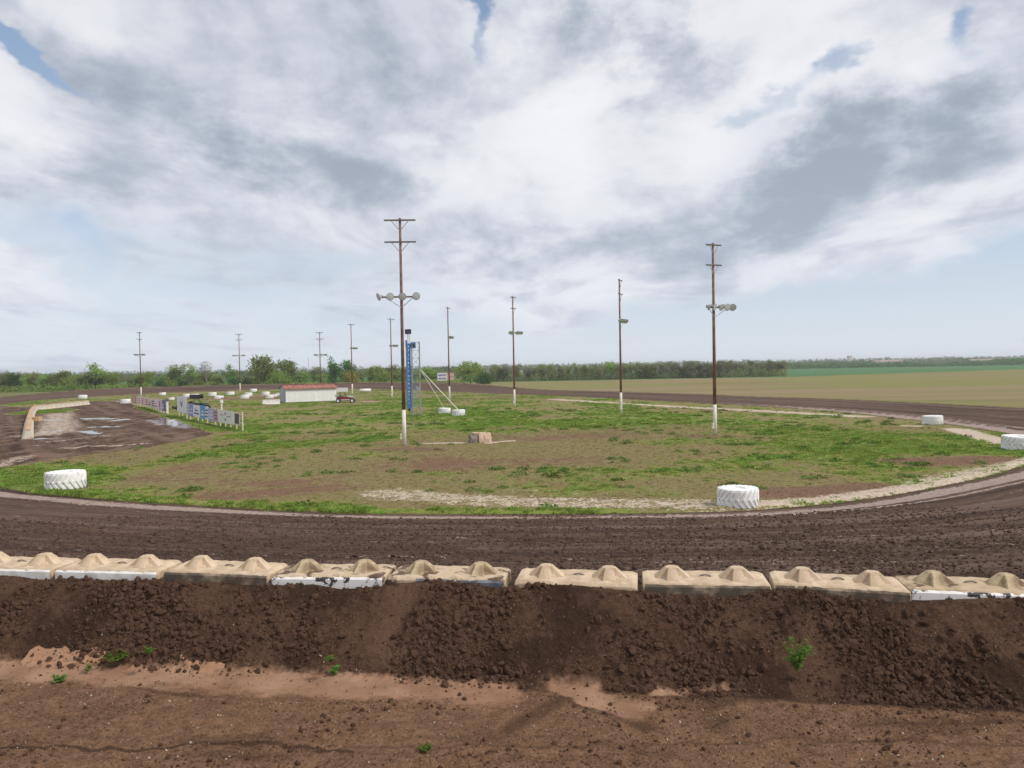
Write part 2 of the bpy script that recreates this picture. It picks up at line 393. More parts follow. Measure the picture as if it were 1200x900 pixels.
    return dict(nd=nd, green=green, bare=bare, pale=pale, wet=wet, dark=dark, trk=tr, nearm=near_dark, outm=out.astype(float))

# ------------------------------------------------------------------ the ground sheet
def radii(r0, r1, f): 
    out = [r0]
    while out[-1] < r1: out.append(out[-1]+f(out[-1]))
    return np.array(out)
def polar_sheet(rs, th):
    RR, TH = np.meshgrid(rs, th, indexing='ij'); x = (RR*np.sin(TH)).ravel(); y = (RR*np.cos(TH)).ravel()
    nr_, nt = RR.shape; i = np.arange(nr_-1)[:, None]*nt+np.arange(nt-1)[None, :]
    quads = np.stack([i, i+nt, i+nt+1, i+1], -1).reshape(-1, 4)[:, ::-1]
    return x, y, quads[:, ::-1]
def detail(x, y, U, V, M, fade=1.0):
    q = qdist(x, y); z = np.zeros(len(x))
    berm = ss(q, .0, .15)*(1-ss(q, 1.15, 1.6)); front = ss(q, 1.15, 1.5)
    nz = fbm(x, y, 2.2, 5, 101, .55); lump = np.abs(fbm(x, y, 5.5, 3, 111)); 
    rough_p = .45+1.1*ss(fbm(x, y, .6, 3, 99), -.25, .3)
    z += berm*(.07*nz+rough_p*(.10*(lump-.2)+.032*fbm(x, y, 16, 3, 121)))
    dry = front*(1-M['pale'])*M['nearm']
    z += dry*(.035*fbm(x, y, 1.6, 5, 131, .6)+.022*np.abs(fbm(x, y, 9, 3, 141)))
    z += front*M['nearm']*.010*fbm(x, y, 3, 4, 151)
    z -= .018*front*M['pale']*M['nearm']
    z += dry*.028*ss(fbm(x*.25, y*2.2, 1, 3, 155), .1, .5)
    t = M['trk']*ss(q, .0, -1.0)*(1-M['wet'])
    rut = fbm(U*.05, V*1.6, 1.0, 3, 161)
    z += t*(1-.6*M['pale'])*(.055*rut*ss(160-y, 0, 80)+.028*fbm(x, y, 1.9, 5, 171, .6)+.022*(np.abs(fbm(x, y, 6.0, 3, 181))-.2))
    lug = np.sin((U*1.0+np.abs(V-2.9)*.8)*2*math.pi/.34)
    z += t*.03*lug*np.exp(-((V-2.9)/.5)**4)*ss(fbm(U, V, .1, 2, 33), -.2, .1)
    inf = (V < 0)*(1-M['dark'])
    z += inf*(.05*fbm(x, y, .3, 3, 191)+.03*fbm(x, y, 1.2, 3, 201))*ss(-V, 0, 1)
    z += inf*.10*np.exp(-((V+.5)/.35)**2)*ss(80-y, 0, 30)
    z += M['dark']*(1-M['wet'])*(.10*fbm(x*.35, y*.35, 1, 3, 211)+.09*fbm(U*.05, V*1.1, 1, 3, 221)) - M['dark']*M['wet']*.03
    z += M['outm']*(.12*fbm(x, y, .05, 3, 231))
    return z*fade
def sheet_data(rs, th, fine=True):
    x, y, quads = polar_sheet(rs, th)
    r = np.hypot(x, y); U = np.zeros(len(x)); V = np.full(len(x), 500.0)
    k = r < 420; u, v = track_uv(x[k], y[k]); U[k] = u; V[k] = v
    M = ground_masks(x, y, U, V)
    z = height(x, y, U, V)+detail(x, y, U, V, M)
    return x, y, z, U, V, M, quads
DEG = math.pi/180
half = 41*DEG
sheets = []
a_near = radii(6.6, 13.2, lambda r: .021); b_near = radii(a_near[-1], 31, lambda r: .05)
c_mid = radii(b_near[-1], 75, lambda r: r*.0032); d_far = radii(c_mid[-1], 5200, lambda r: r*.016)
rs1 = np.concatenate([a_near, b_near[1:], c_mid[1:]])
sheets.append(sheet_data(rs1, np.arange(-half, half+1e-9, .13*DEG)))
sheets.append(sheet_data(np.concatenate([[rs1[-1]], d_far[1:]]), np.arange(-half, half+1e-9, .26*DEG)))
rs_c = np.concatenate([radii(.5, 31, lambda r: .45), radii(31.5, 5200, lambda r: r*.05)])
sheets.append(sheet_data(rs_c, np.linspace(half, 2*math.pi-half, 150)))

# ------------------------------------------------------------------ ground material
def soil_mat(name):
    m = bpy.data.materials.new(name); m.use_nodes = True; n = NT(m.node_tree); n.n.clear()
    pos = n.n.new('ShaderNodeNewGeometry').outputs['Position']
    tcu = n.attr('tc', 'Vector'); U, V, _ = n.sep(tcu)
    A = {k: n.attr(k) for k in ('green', 'bare', 'pale', 'wet', 'dark', 'trk', 'nearm', 'outm', 'nd')}
    f1 = n.noise(pos, 1.7, 6, .62); f2 = n.noise(pos, 7.0, 6, .65); f3 = n.noise(pos, 28.0, 5, .7); big = n.noise(pos, .11, 4, .55)
    field = n.noise(pos, .012, 4, .5)
    streak = n.noise(n.comb(n.m('MULTIPLY', U, .22), n.m('MULTIPLY', V, 2.4), 0.0), 1.0, 6, .62)
    streak2 = n.noise(n.comb(n.m('MULTIPLY', U, .9), n.m('MULTIPLY', V, 5.0), 3.0), 1.0, 5, .62)
    # infield: thatch, bare soil, grass
    thatch = n.mix(n.sm(f2, .35, .65), (.165, .125, .062), (.29, .235, .13))
    thatch = n.mix(n.sm(f1, .3, .7), thatch, (.19, .17, .06))
    bare = n.mix(n.sm(f2, .3, .7), (.145, .082, .055), (.235, .145, .10))
    grass = n.mix(n.sm(f2, .3, .7), (.100, .165, .030), (.205, .275, .052))
    grass = n.mix(n.sm(big, .38, .66), grass, (.24, .245, .07))
    base = n.mix(n.sm(n.m('ADD', A['bare'], n.m('MULTIPLY', n.m('SUBTRACT', f1, .5), 1.3)), .42, .72), thatch, bare)
    gg = n.m('ADD', A['green'], n.m('ADD', n.m('MULTIPLY', n.m('SUBTRACT', f1, .5), 1.1), n.m('MULTIPLY', n.m('SUBTRACT', f2, .5), .9)))
    base = n.mix(n.sm(gg, .12, .80), base, grass)
    # fields beyond the oval
    px, py, pz = n.sep(pos)
    fst = n.noise(n.comb(n.m('MULTIPLY', px, .006), n.m('MULTIPLY', py, .05), 0.0), 1.0, 5, .6)
    tan = n.mix(n.sm(fst, .38, .62), (.165, .160, .06), (.25, .185, .11))
    tan = n.mix(n.sm(field, .42, .62), tan, (.19, .19, .06))
    tan = n.mix(n.m('MULTIPLY', n.sm(f2, .3, .8), .3), tan, (.29, .25, .13))
    lineY = n.m('ADD', n.m('MULTIPLY', px, .68), 232.0)
    lineY = n.m('ADD', lineY, n.m('MULTIPLY', n.noise(pos, .02, 2), 14.0))
    far = n.sm(n.m('SUBTRACT', py, n.m('MAXIMUM', lineY, 318.0)), 0.0, 5.0)
    crop = n.mix(n.sm(fst, .3, .7), (.06, .14, .055), (.09, .185, .075))
    plow = n.mix(n.sm(fst, .35, .65), (.23, .17, .12), (.12, .16, .06))
    rdist = n.vm('LENGTH', n.comb(px, py, 0.0))
    crop = n.mix(n.sm(n.m('ADD', rdist, n.m('MULTIPLY', field, 900.0)), 1500, 1650), crop, plow)
    lft = n.sm(px, -20.0, -60.0)
    tan = n.mix(lft, tan, n.mix(n.sm(f1, .3, .7), (.09, .13, .035), (.20, .19, .08)))
    outc = n.mix(far, tan, crop)
    base = n.mix(A['outm'], base, outc)
    # racing surface soil
    soil = n.mix(n.sm(streak, .28, .70), (.056, .033, .022), (.120, .075, .050))
    soil = n.mix(n.m('MULTIPLY', n.sm(streak2, .48, .70), .7), soil, (.185, .122, .094))
    soil = n.mix(n.m('MULTIPLY', n.sm(f2, .5, .82), .7), soil, (.044, .026, .020))
    soil = n.mix(n.m('MULTIPLY', n.sm(f3, .60, .78), .5), soil, (.19, .135, .115))
    lanes = n.noise(n.comb(n.m('MULTIPLY', U, .018), n.m('MULTIPLY', V, .55), 7.0), 1.0, 5, .6)
    soil = n.mix(n.m('MULTIPLY', n.sm(lanes, .50, .62), .7), soil, (.165, .112, .088))
    soil = n.mix(n.m('MULTIPLY', n.sm(lanes, .47, .38), .65), soil, (.038, .022, .017))
    mudv = n.noise(n.vm('MULTIPLY', pos, (1.0, .35, 1.0)), .6, 5, .6)
    soil = n.mix(n.m('MULTIPLY', n.m('MULTIPLY', A['dark'], n.sm(mudv, .50, .60)), .8), soil, (.19, .125, .095))
    base = n.mix(n.m('MAXIMUM', A['trk'], n.sm(n.m('ADD', A['dark'], n.m('MULTIPLY', n.m('SUBTRACT', f1, .5), .8)), .35, .6)), base, soil)
    # soil close to the viewer
    ns = n.mix(n.sm(f2, .28, .72), (.048, .026, .016), (.098, .054, .034))
    f4 = n.noise(pos, 75.0, 4, .7)
    ns = n.mix(n.m('MULTIPLY', n.sm(f3, .52, .72), .75), ns, (.165, .100, .068))
    ns = n.mix(n.m('MULTIPLY', n.sm(f3, .46, .32), .8), ns, (.030, .017, .012))
    ns = n.mix(n.m('MULTIPLY', n.sm(f4, .58, .74), .6), ns, (.22, .145, .105))
    ns = n.mix(n.m('MULTIPLY', n.sm(n.noise(pos, 1.1, 4, .6), .45, .7), .55), ns, (.135, .078, .050))
    bigp = n.noise(pos, .75, 5, .62)
    ns = n.mix(n.m('MULTIPLY', n.sm(bigp, .50, .40), .75), ns, (.036, .020, .014))
    ns = n.mix(n.m('MULTIPLY', n.sm(bigp, .56, .68), .55), ns, (.155, .090, .060))
    nr_ = n.mix(n.sm(f2, .28, .72), (.135, .074, .041), (.240, .138, .082))
    nr_ = n.mix(n.m('MULTIPLY', n.sm(f3, .50, .72), .7), nr_, (.29, .185, .13))
    nr_ = n.mix(n.m('MULTIPLY', n.sm(f3, .46, .30), .8), nr_, (.045, .026, .018))
    nr_ = n.mix(n.m('MULTIPLY', n.sm(f4, .58, .74), .6), nr_, (.27, .18, .13))
    ns = n.mix(n.sm(n.m('ADD', A['bare'], n.m('MULTIPLY', n.m('SUBTRACT', f1, .5), .7)), .25, .9), ns, nr_)
    ns = n.mix(n.m('MULTIPLY', n.sm(n.m('ADD', A['nd'], n.m('MULTIPLY', n.m('SUBTRACT', f2, .5), .8)), .25, .75), .75), ns, (.046, .026, .018))
    base = n.mix(A['nearm'], base, ns)
    # pale silt, dried mud
    pl = n.mix(n.sm(f2, .3, .7), (.40, .31, .24), (.60, .51, .42))
    pn = n.mix(n.sm(f1, .3, .7), (.225, .125, .078), (.33, .20, .130))
    pl = n.mix(A['nearm'], pl, pn)
    ptr = n.mix(n.sm(f2, .3, .7), (.24, .175, .145), (.42, .33, .29)); pl = n.mix(A['trk'], pl, ptr)
    amp = n.m('MULTIPLY', n.sm(A['pale'], .02, .2), n.sm(A['nearm'], 0.0, 1.0, 1.0, .55))
    pa = n.sm(n.m('ADD', A['pale'], n.m('MULTIPLY', amp, n.m('ADD', n.m('MULTIPLY', n.m('SUBTRACT', f1, .5), 1.5), n.m('MULTIPLY', n.m('SUBTRACT', f2, .5), 1.9)))), n.sm(A['nearm'], 0.0, 1.0, .38, .08), n.sm(A['nearm'], 0.0, 1.0, .62, .95))
    base = n.mix(pa, base, pl)
    wn = n.noise(n.vm('MULTIPLY', pos, (.9, .35, 1.0)), 1.6, 5, .6)
    wet = n.sm(n.m('ADD', A['wet'], n.m('MULTIPLY', n.m('SUBTRACT', wn, .5), n.m('MULTIPLY', n.sm(A['wet'], 0.0, .2), 3.0))), .66, .78)
    base = n.mix(wet, base, n.mix(A['nearm'], (.15, .105, .085), (.30, .16, .085)))
    bs = n.n.new('ShaderNodeBsdfPrincipled'); n.put(bs.inputs['Base Color'], base)
    damp = n.m('MULTIPLY', n.m('MAXIMUM', A['trk'], A['nearm']), 1.0)
    rough = n.sm(damp, 0.0, 1.0, .95, .80)
    rough = n.m('SUBTRACT', rough, n.m('MULTIPLY', n.m('MULTIPLY', pa, A['nearm']), .28))
    rough = n.m('SUBTRACT', rough, n.m('MULTIPLY', n.m('MULTIPLY', n.sm(f3, .55, .7), damp), .12))
    ro = n.mix(wet, n.comb(rough, rough, rough), (.07, .07, .07)); n.put(bs.inputs['Roughness'], ro)
    n.put(bs.inputs['Specular IOR Level'], n.sm(wet, 0.0, 1.0, .06, .6))
    hgt = n.m('ADD', n.m('MULTIPLY', f2, .6), n.m('ADD', n.m('MULTIPLY', f3, .38), n.m('MULTIPLY', f4, .10)))
    bu = n.n.new('ShaderNodeBump'); n.put(bu.inputs['Height'], hgt); bu.inputs['Distance'].default_value = .07
    st = n.m('MULTIPLY', n.m('SUBTRACT', 1.0, wet), n.m('SUBTRACT', 1.0, n.m('MULTIPLY', n.m('MULTIPLY', pa, A['nearm']), .8)))
    st = n.m('MULTIPLY', st, n.sm(rdist, 60.0, 300.0, .8, .15))
    n.put(bu.inputs['Strength'], n.m('MULTIPLY', st, n.sm(rdist, 12.0, 30.0, 1.25, 1.0))); n.l.new(bu.outputs[0], bs.inputs['Normal'])
    o = n.n.new('ShaderNodeOutputMaterial'); n.l.new(bs.outputs[0], o.inputs[0]); return m
GROUND = soil_mat("ground_soil_and_grass")
ZN = ['infield_ground', 'dirt_track', 'dirt_embankment', 'muddy_ground', 'field']
zone_parts = {z: [] for z in ZN}
for x, y, z, U, V, M, quads in sheets:
    cx = x[quads].mean(1); cy = y[quads].mean(1); cv = V[quads].mean(1); q = qdist(cx, cy)
    zn = np.where(cv < 0, 0, np.where(cv < WIDTH+.3, 1, 4))
    zn = np.where((q > -.85) & (cy < 40), np.where(q < 1.45, 2, 3), zn)
    P = np.stack([x, y, z], 1); uv = np.stack([U, V, 0*U], 1)
    for i, nm in enumerate(ZN):
        qs = quads[zn == i]
        if not len(qs): continue
        ids, inv = np.unique(qs.ravel(), return_inverse=True)
        zone_parts[nm].append((P[ids], inv.reshape(-1, 4), {**{k: v[ids] for k, v in M.items()}, 'tc': uv[ids]}))
for nm, lst in zone_parts.items():
    off = 0; vs = []; qs = []; at = {}
    for v, q, a in lst:
        vs.append(v); qs.append(q+off); off += len(v)
        for k, d in a.items(): at.setdefault(k, []).append(d)
    me = big_mesh(nm, np.concatenate(vs), np.concatenate(qs), {k: np.concatenate(d) for k, d in at.items()})
    o = link(nm, me, GROUND); o['kind'] = 'structure'
LUT = []
for (x, y, z, U, V, M, quads), th_, r_s in ((sheets[0], np.arange(-half, half+1e-9, .13*DEG), rs1), (sheets[1], np.arange(-half, half+1e-9, .26*DEG), np.concatenate([[rs1[-1]], d_far[1:]]))):
    sh = (len(r_s), len(th_)); LUT.append((r_s, th_, {**{k: v.reshape(sh) for k, v in M.items()}, 'z': z.reshape(sh), 'V': V.reshape(sh)}))
del sheets, zone_parts

# ------------------------------------------------------------------ general materials
def mat(name, col, rough=.7, col2=None, scale=3.0, bump=0.0, bscale=20.0, metal=0.0, obj=True, spec=.5, dirt=None, dirt_z=(0.0, .25), detail_=5, lo=.35, hi=.65):
    m = bpy.data.materials.new(name); m.use_nodes = True; n = NT(m.node_tree); n.n.clear()
    co = n.n.new('ShaderNodeTexCoord').outputs['Object']
    c = col
    if col2: c = n.mix(n.sm(n.noise(co, scale, detail_, .6), lo, hi), col, col2)
    if dirt:
        z = n.sep(co)[2]
        d = n.m('ADD', z, n.m('MULTIPLY', n.m('SUBTRACT', n.noise(co, 6.0, 5, .65), .5), dirt_z[1]*2.2))
        c = n.mix(n.sm(d, dirt_z[1], dirt_z[0]), c, dirt)
    bs = n.n.new('ShaderNodeBsdfPrincipled'); n.put(bs.inputs['Base Color'], c)
    n.put(bs.inputs['Roughness'], rough); bs.inputs['Metallic'].default_value = metal; bs.inputs['Specular IOR Level'].default_value = spec
    if bump:
        bu = n.n.new('ShaderNodeBump'); n.put(bu.inputs['Height'], n.noise(co, bscale, 5, .6)); bu.inputs['Strength'].default_value = bump
        bu.inputs['Distance'].default_value = .02; n.l.new(bu.outputs[0], bs.inputs['Normal'])
    o = n.n.new('ShaderNodeOutputMaterial'); n.l.new(bs.outputs[0], o.inputs[0]); return m
M_CONC = mat("tan_concrete", (.45, .335, .225), .92, (.62, .49, .35), 4.5, .5, 60)
M_CONC_OLD = mat("weathered_concrete", (.50, .39, .26), .92, (.33, .24, .15), 2.6, .5, 40, dirt=(.14, .085, .05), dirt_z=(0, .05))
def muddy(m, amount=.5):
    n = NT(m.node_tree); bs = [k for k in n.n if k.type == 'BSDF_PRINCIPLED'][0]; src = bs.inputs['Base Color'].links[0].from_socket
    co = n.n.new('ShaderNodeTexCoord').outputs['Object']
    f = n.noise(co, 2.3, 6, .7); n.l.new(n.mix(n.sm(f, 1-amount, 1.08-amount), src, (.11, .065, .042)), bs.inputs['Base Color']); return m
muddy(M_CONC, .43); muddy(M_CONC_OLD, .50)
M_CONC_MUD = muddy(mat("mud_smeared_tan_concrete", (.50, .385, .265), .92, (.64, .52, .38), 2.2, .35, 60), .55)
M_EDGE = mat("soil_stained_front_face", (.10, .075, .055), .9, (.34, .26, .18), 3.5, .4, 40, lo=.45, hi=.7)
M_KNOB = mat("knob_concrete", (.43, .32, .21), .92, (.58, .46, .33), 6.0, .2, 50)
M_KNOB_OLD = mat("stained_knob_concrete", (.50, .40, .25), .92, (.24, .17, .105), 5.0, .5, 40)
M_WPAINT = mat("scuffed_white_paint", (.80, .79, .76), .6, (.62, .60, .57), 5.0, .2, 50)
M_SCUFF = mat("white_paint_with_black_rubber_scuffs", (.78, .77, .75), .6, (.035, .033, .035), 7.0, .2, 40, lo=.52, hi=.60)
M_BLACKPAINT = mat("rubber_blackened_face", (.045, .05, .06), .45, (.20, .22, .26), 3.0, .2, 40)
M_GREYSIDE = mat("dirty_grey_face", (.16, .14, .125), .85, (.28, .23, .18), 4.0, .3, 40)
M_TYRE = mat("white_painted_rubber", (.82, .82, .82), .6, (.58, .56, .54), 5.0, .15, 30, dirt=(.20, .135, .10), dirt_z=(-.02, .09), lo=.50, hi=.78)
M_TYRE_IN = mat("dark_rubber_inside", (.05, .045, .045), .8)
M_WOOD = mat("red_brown_weathered_pole_wood", (.150, .062, .045), .85, (.24, .125, .095), 2.0, .4, 30)
M_WOOD_GREY = mat("grey_weathered_timber", (.13, .105, .09), .9, (.20, .17, .15), 2.0, .3, 30)
M_WHITEPOLE = mat("white_pole_paint", (.74, .71, .64), .7, (.60, .55, .47), 4.0, .2, 30, dirt=(.25, .18, .12), dirt_z=(0, .12))
M_STEEL = mat("galvanised_steel", (.42, .43, .44), .5, (.33, .34, .35), 5.0, metal=.5)
M_LAMP = mat("grey_lamp_housing", (.30, .31, .32), .6, (.42, .43, .44), 4.0)
M_LENS = mat("lamp_lens_glass", (.58, .60, .62), .35)
M_SHEDW = mat("white_sheet_steel", (.84, .84, .83), .5, (.78, .78, .78), 1.2, dirt=(.40, .32, .26), dirt_z=(0, .15))
M_SHEDSHADE = mat("shade_tinted_gable_steel", (.40, .41, .44), .55, (.34, .35, .38), 2.0)  # shade on the left gable and its door, painted into the colour
M_ROOF = mat("rusty_red_roof_steel", (.26, .09, .065), .65, (.40, .17, .12), 1.5)
M_BLUE = mat("blue_column_paint", (.045, .16, .42), .5, (.08, .22, .50), 3.0)
M_DARKPANEL = mat("dark_display_panel", (.03, .033, .045), .35)
M_STRAP = mat("white_strut_paint", (.70, .68, .58), .6)
M_TIMBER = mat("pale_post_timber", (.56, .48, .34), .85, (.66, .58, .44), 4.0)
M_BARK = mat("tree_bark", (.085, .065, .050), .95, (.14, .11, .085), 3.0)
M_BARK_PALE = mat("pale_grey_bark", (.19, .16, .135), .95, (.27, .235, .20), 3.0)
M_BLACK = mat("black_bodywork", (.018, .018, .022), .35)
M_RED = mat("dark_red_bodywork", (.20, .025, .03), .4)
M_WHITEBODY = mat("white_bodywork", (.72, .72, .72), .4, (.6, .6, .6), 5)
M_RUBBER = mat("black_tyre_rubber", (.025, .025, .025), .8)

def leaf_mat(name, a, b, trans=.25):
    m = bpy.data.materials.new(name); m.use_nodes = True; n = NT(m.node_tree); n.n.clear()
    co = n.n.new('ShaderNodeTexCoord').outputs['Object']; oi = n.n.new('ShaderNodeObjectInfo').outputs['Random']
    c = n.mix(n.sm(n.noise(co, .8, 4, .6), .35, .65), a, b)
    hs = n.n.new('ShaderNodeHueSaturation'); n.put(hs.inputs['Color'], c)
    n.put(hs.inputs['Value'], n.m('ADD', .68, n.m('MULTIPLY', oi, .70))); n.put(hs.inputs['Hue'], n.m('ADD', .475, n.m('MULTIPLY', oi, .045)))
    d = n.n.new('ShaderNodeBsdfDiffuse'); n.put(d.inputs[0], hs.outputs[0]); t = n.n.new('ShaderNodeBsdfTranslucent'); n.put(t.inputs[0], hs.outputs[0])
    mx_ = n.n.new('ShaderNodeMixShader'); mx_.inputs[0].default_value = trans; n.l.new(d.outputs[0], mx_.inputs[1]); n.l.new(t.outputs[0], mx_.inputs[2])
    o = n.n.new('ShaderNodeOutputMaterial'); n.l.new(mx_.outputs[0], o.inputs[0]); return m
L_GREEN = leaf_mat("fresh_green_leaves", (.19, .29, .07), (.31, .39, .12), .45)
L_OLIVE = leaf_mat("sparse_olive_leaves", (.19, .225, .095), (.30, .315, .155), .35)
L_DARK = leaf_mat("dark_green_leaves", (.07, .145, .05), (.125, .205, .07), .35)
L_GREY = leaf_mat("grey_budding_twigs", (.17, .175, .12), (.27, .26, .19), .35)
L_YEL = leaf_mat("yellow_green_leaves", (.22, .23, .05), (.30, .28, .08))
L_WEED = leaf_mat("weed_leaves", (.075, .15, .03), (.14, .22, .05), .3)
L_GRASS = leaf_mat("grass_blades", (.155, .255, .045), (.30, .38, .09), .45)
L_DRY = leaf_mat("dry_thatch_blades", (.26, .21, .10), (.40, .32, .18), .4)
M_CLOD = mat("soil_clod", (.060, .033, .022), .95, (.115, .066, .045), 9.0, .5, 40, spec=.05)
M_CRUMB = mat("reddish_soil_crumb", (.085, .047, .029), .95, (.20, .12, .078), 2.0, spec=.05)
M_CHIP = mat("pale_stone_chip", (.42, .36, .30), .9, (.30, .24, .18), 30)

# ------------------------------------------------------------------ concrete blocks in the foreground
def knob_mesh():
    b = MB()
    L, w, h, t = .270, .098, .150, .056     # half length, half width at the base, height, half width on top
    for k in range(2):
        def P(x, y, z): return (x, y, z) if k == 0 else (-y, x, z)
        e_ = .0015*k
        vs = [P(-L,-w,-.01),P(L,-w,-.01),P(L,w,-.01),P(-L,w,-.01),P(-t-.03,-t,h+e_),P(t+.03,-t,h+e_),P(t+.03,t,h+e_),P(-t-.03,t,h+e_)]
        b.add(vs, [(3,2,1,0),(4,5,6,7),(0,1,5,4),(1,2,6,5),(2,3,7,6),(3,0,4,7)])
    b.add([(-L*.62,-L*.55,-.01),(L*.62,-L*.55,-.01),(L*.62,L*.55,-.01),(-L*.62,L*.55,-.01),(-.12,-.08,h*.26),(.12,-.08,h*.26),(.12,.08,h*.26),(-.12,.08,h*.26)],
          [(3,2,1,0),(4,5,6,7),(0,1,5,4),(1,2,6,5),(2,3,7,6),(3,0,4,7)])
    return b.mesh('knob')
def soften(o, w=.012, seg=2):
    m = o.modifiers.new('soft_edges', 'BEVEL'); m.width = w; m.segments = seg; m.limit_method = 'ANGLE'; m.angle_limit = R(25)
def block(name, xl, dy, yaw, tilt, label, face, conc=M_CONC, knobm=M_KNOB, hook=True, roll=0.0, face_from=0.0, face_to=1.0):
    bl, bd, bh = 1.77, .76, .62
    y0 = LY0+LS*(xl)+dy; ang = math.atan(LS)+yaw
    t = empty(name, (xl+bl/2*math.cos(ang)-math.sin(ang)*bd/2, y0+bl/2*math.sin(ang)+math.cos(ang)*bd/2, 1.985), 0, label=label, cat='concrete block', group='concrete blocks along the top of the embankment')
    t.rotation_euler = (roll, tilt, ang)
    b = MB(); rn = random.Random(int(xl*100))
    # body with chamfered, slightly chipped edges
    nx = 24; c = .045; prof = [(-bd/2+.01, 0), (-bd/2, .06), (-bd/2, bh-c), (-bd/2+c, bh), (bd/2-c, bh), (bd/2, bh-c), (bd/2, .06), (bd/2-.01, 0)]
    vs = []; n = len(prof)
    for i in range(nx+1):
        x = -bl/2+bl*i/nx; end = (i in (0, nx)); 
        for (py, pz) in prof:
            ch = rn.uniform(-.006, .006); k = .045 if end else 0
            yy = py-(math.copysign(k*.5, py) if end else 0); zz_ = pz-(k*.5 if (end and pz > .3) else 0)
            vs.append((x+rn.uniform(-.004, .004), yy+ch, zz_+rn.uniform(-.006, .006)))
    fs = [(i*n+j, (i+1)*n+j, (i+1)*n+(j+1) % n, i*n+(j+1) % n) for i in range(nx) for j in range(n)]
    fs += [tuple(range(n)), tuple(nx*n+j for j in range(n-1, -1, -1))]
    b.add(vs, fs); b.f = [tuple(reversed(f)) for f in b.f]
    body = b.build('body', conc, t)
    soften(body, .008, 1)
    for s_ in (-.46, .47):
        kn = link('knob', KNOB, None, t, (s_, .0, bh-.004), (rn.uniform(-.02, .02), 0, rn.uniform(-.05, .05)))
        kn.material_slots[0].link = 'OBJECT'; kn.material_slots[0].material = knobm
        soften(kn, .006, 1)
    if hook:
        h = MB(); pts = [(.10*math.cos(a), .0, .055*math.sin(a)) for a in np.linspace(0, math.pi, 8)]
        h.tube([(p[0]+.02, .02, bh-.03+p[2]) for p in pts], .012, 6); h.build('lifting_loop', M_GREYSIDE, t)
    if face is not None:
        p = MB(); m = 30; vs = []
        for i in range(m+1):
            x = -bl/2+.02+(bl-.04)*(face_from+(face_to-face_from)*i/m); j = rn.uniform(-.004, .004)
            top = bh-c+.004
            vs += [(x, -bd/2-.010, .30), (x, -bd/2-.011, top-.01), (x, -bd/2+.008+.012*rn.random(), bh-.028+.012*rn.random())]
        fs = [(i*3+k, (i+1)*3+k, (i+1)*3+k+1, i*3+k+1) for i in range(m) for k in range(2)]
        p.add(vs, fs); pp = p.build('painted_face', face, t)
        sd = pp.modifiers.new('thick', 'SOLIDIFY'); sd.thickness = .006; sd.offset = -1
    return t
KNOB = knob_mesh(); KNOB.materials.append(M_KNOB)
block('concrete_block', -12.9, .02, 0, 0, "tan concrete block with clean top lying out past the left end of the row", M_WPAINT)
block('concrete_block', -11.05, .02, 0, 0, "tan concrete block with two knobs and white painted front, second from the left end", M_WPAINT)
block('concrete_block', -9.22, .03, .0, 0, "tan concrete block at left edge, white front face worn to grey underneath", M_WPAINT)
block('concrete_block', -7.40, .02, .02, .006, "tan concrete block with bright white chipped strip on its front, left part of row", M_WPAINT, hook=True)
block('concrete_block', -5.55, .05, -.02, .01, "tan concrete block with plain unpainted front edge between two white fronted blocks", M_EDGE, knobm=M_KNOB)
block('concrete_block', -3.73, -.04, .03, -.01, "concrete block with black rubber scuffs over its white front and mud on top", M_SCUFF, M_CONC_MUD, M_KNOB_OLD)
block('concrete_block', -1.93, .02, .0, .004, "muddy topped concrete block with blackened front edge and pale blue-grey right end", M_BLACKPAINT, M_CONC_MUD, M_KNOB_OLD, hook=False, face_from=.25)
block('concrete_block', -.02, -.03, -.02, .006, "clean tan concrete block half sunk in soil, right of the blackened block", None)
block('concrete_block', 1.83, .03, .008, -.008, "tan concrete block with darkened underside left of centre gap at its left end", M_EDGE)
block('concrete_block', 3.62, .10, -.085, .012, "tan concrete block turned out of line with its right end nearer the soil", M_EDGE)
block('concrete_block', 5.36, .02, -.02, .01, "chipped brown and white concrete block with dark scuffed edges near right edge", M_SCUFF, M_CONC_OLD, M_KNOB_OLD)
block('concrete_block', 7.18, .02, -.02, 0, "pale concrete block at the right edge of the picture, end of the row", M_WPAINT, M_CONC_OLD, M_KNOB_OLD)

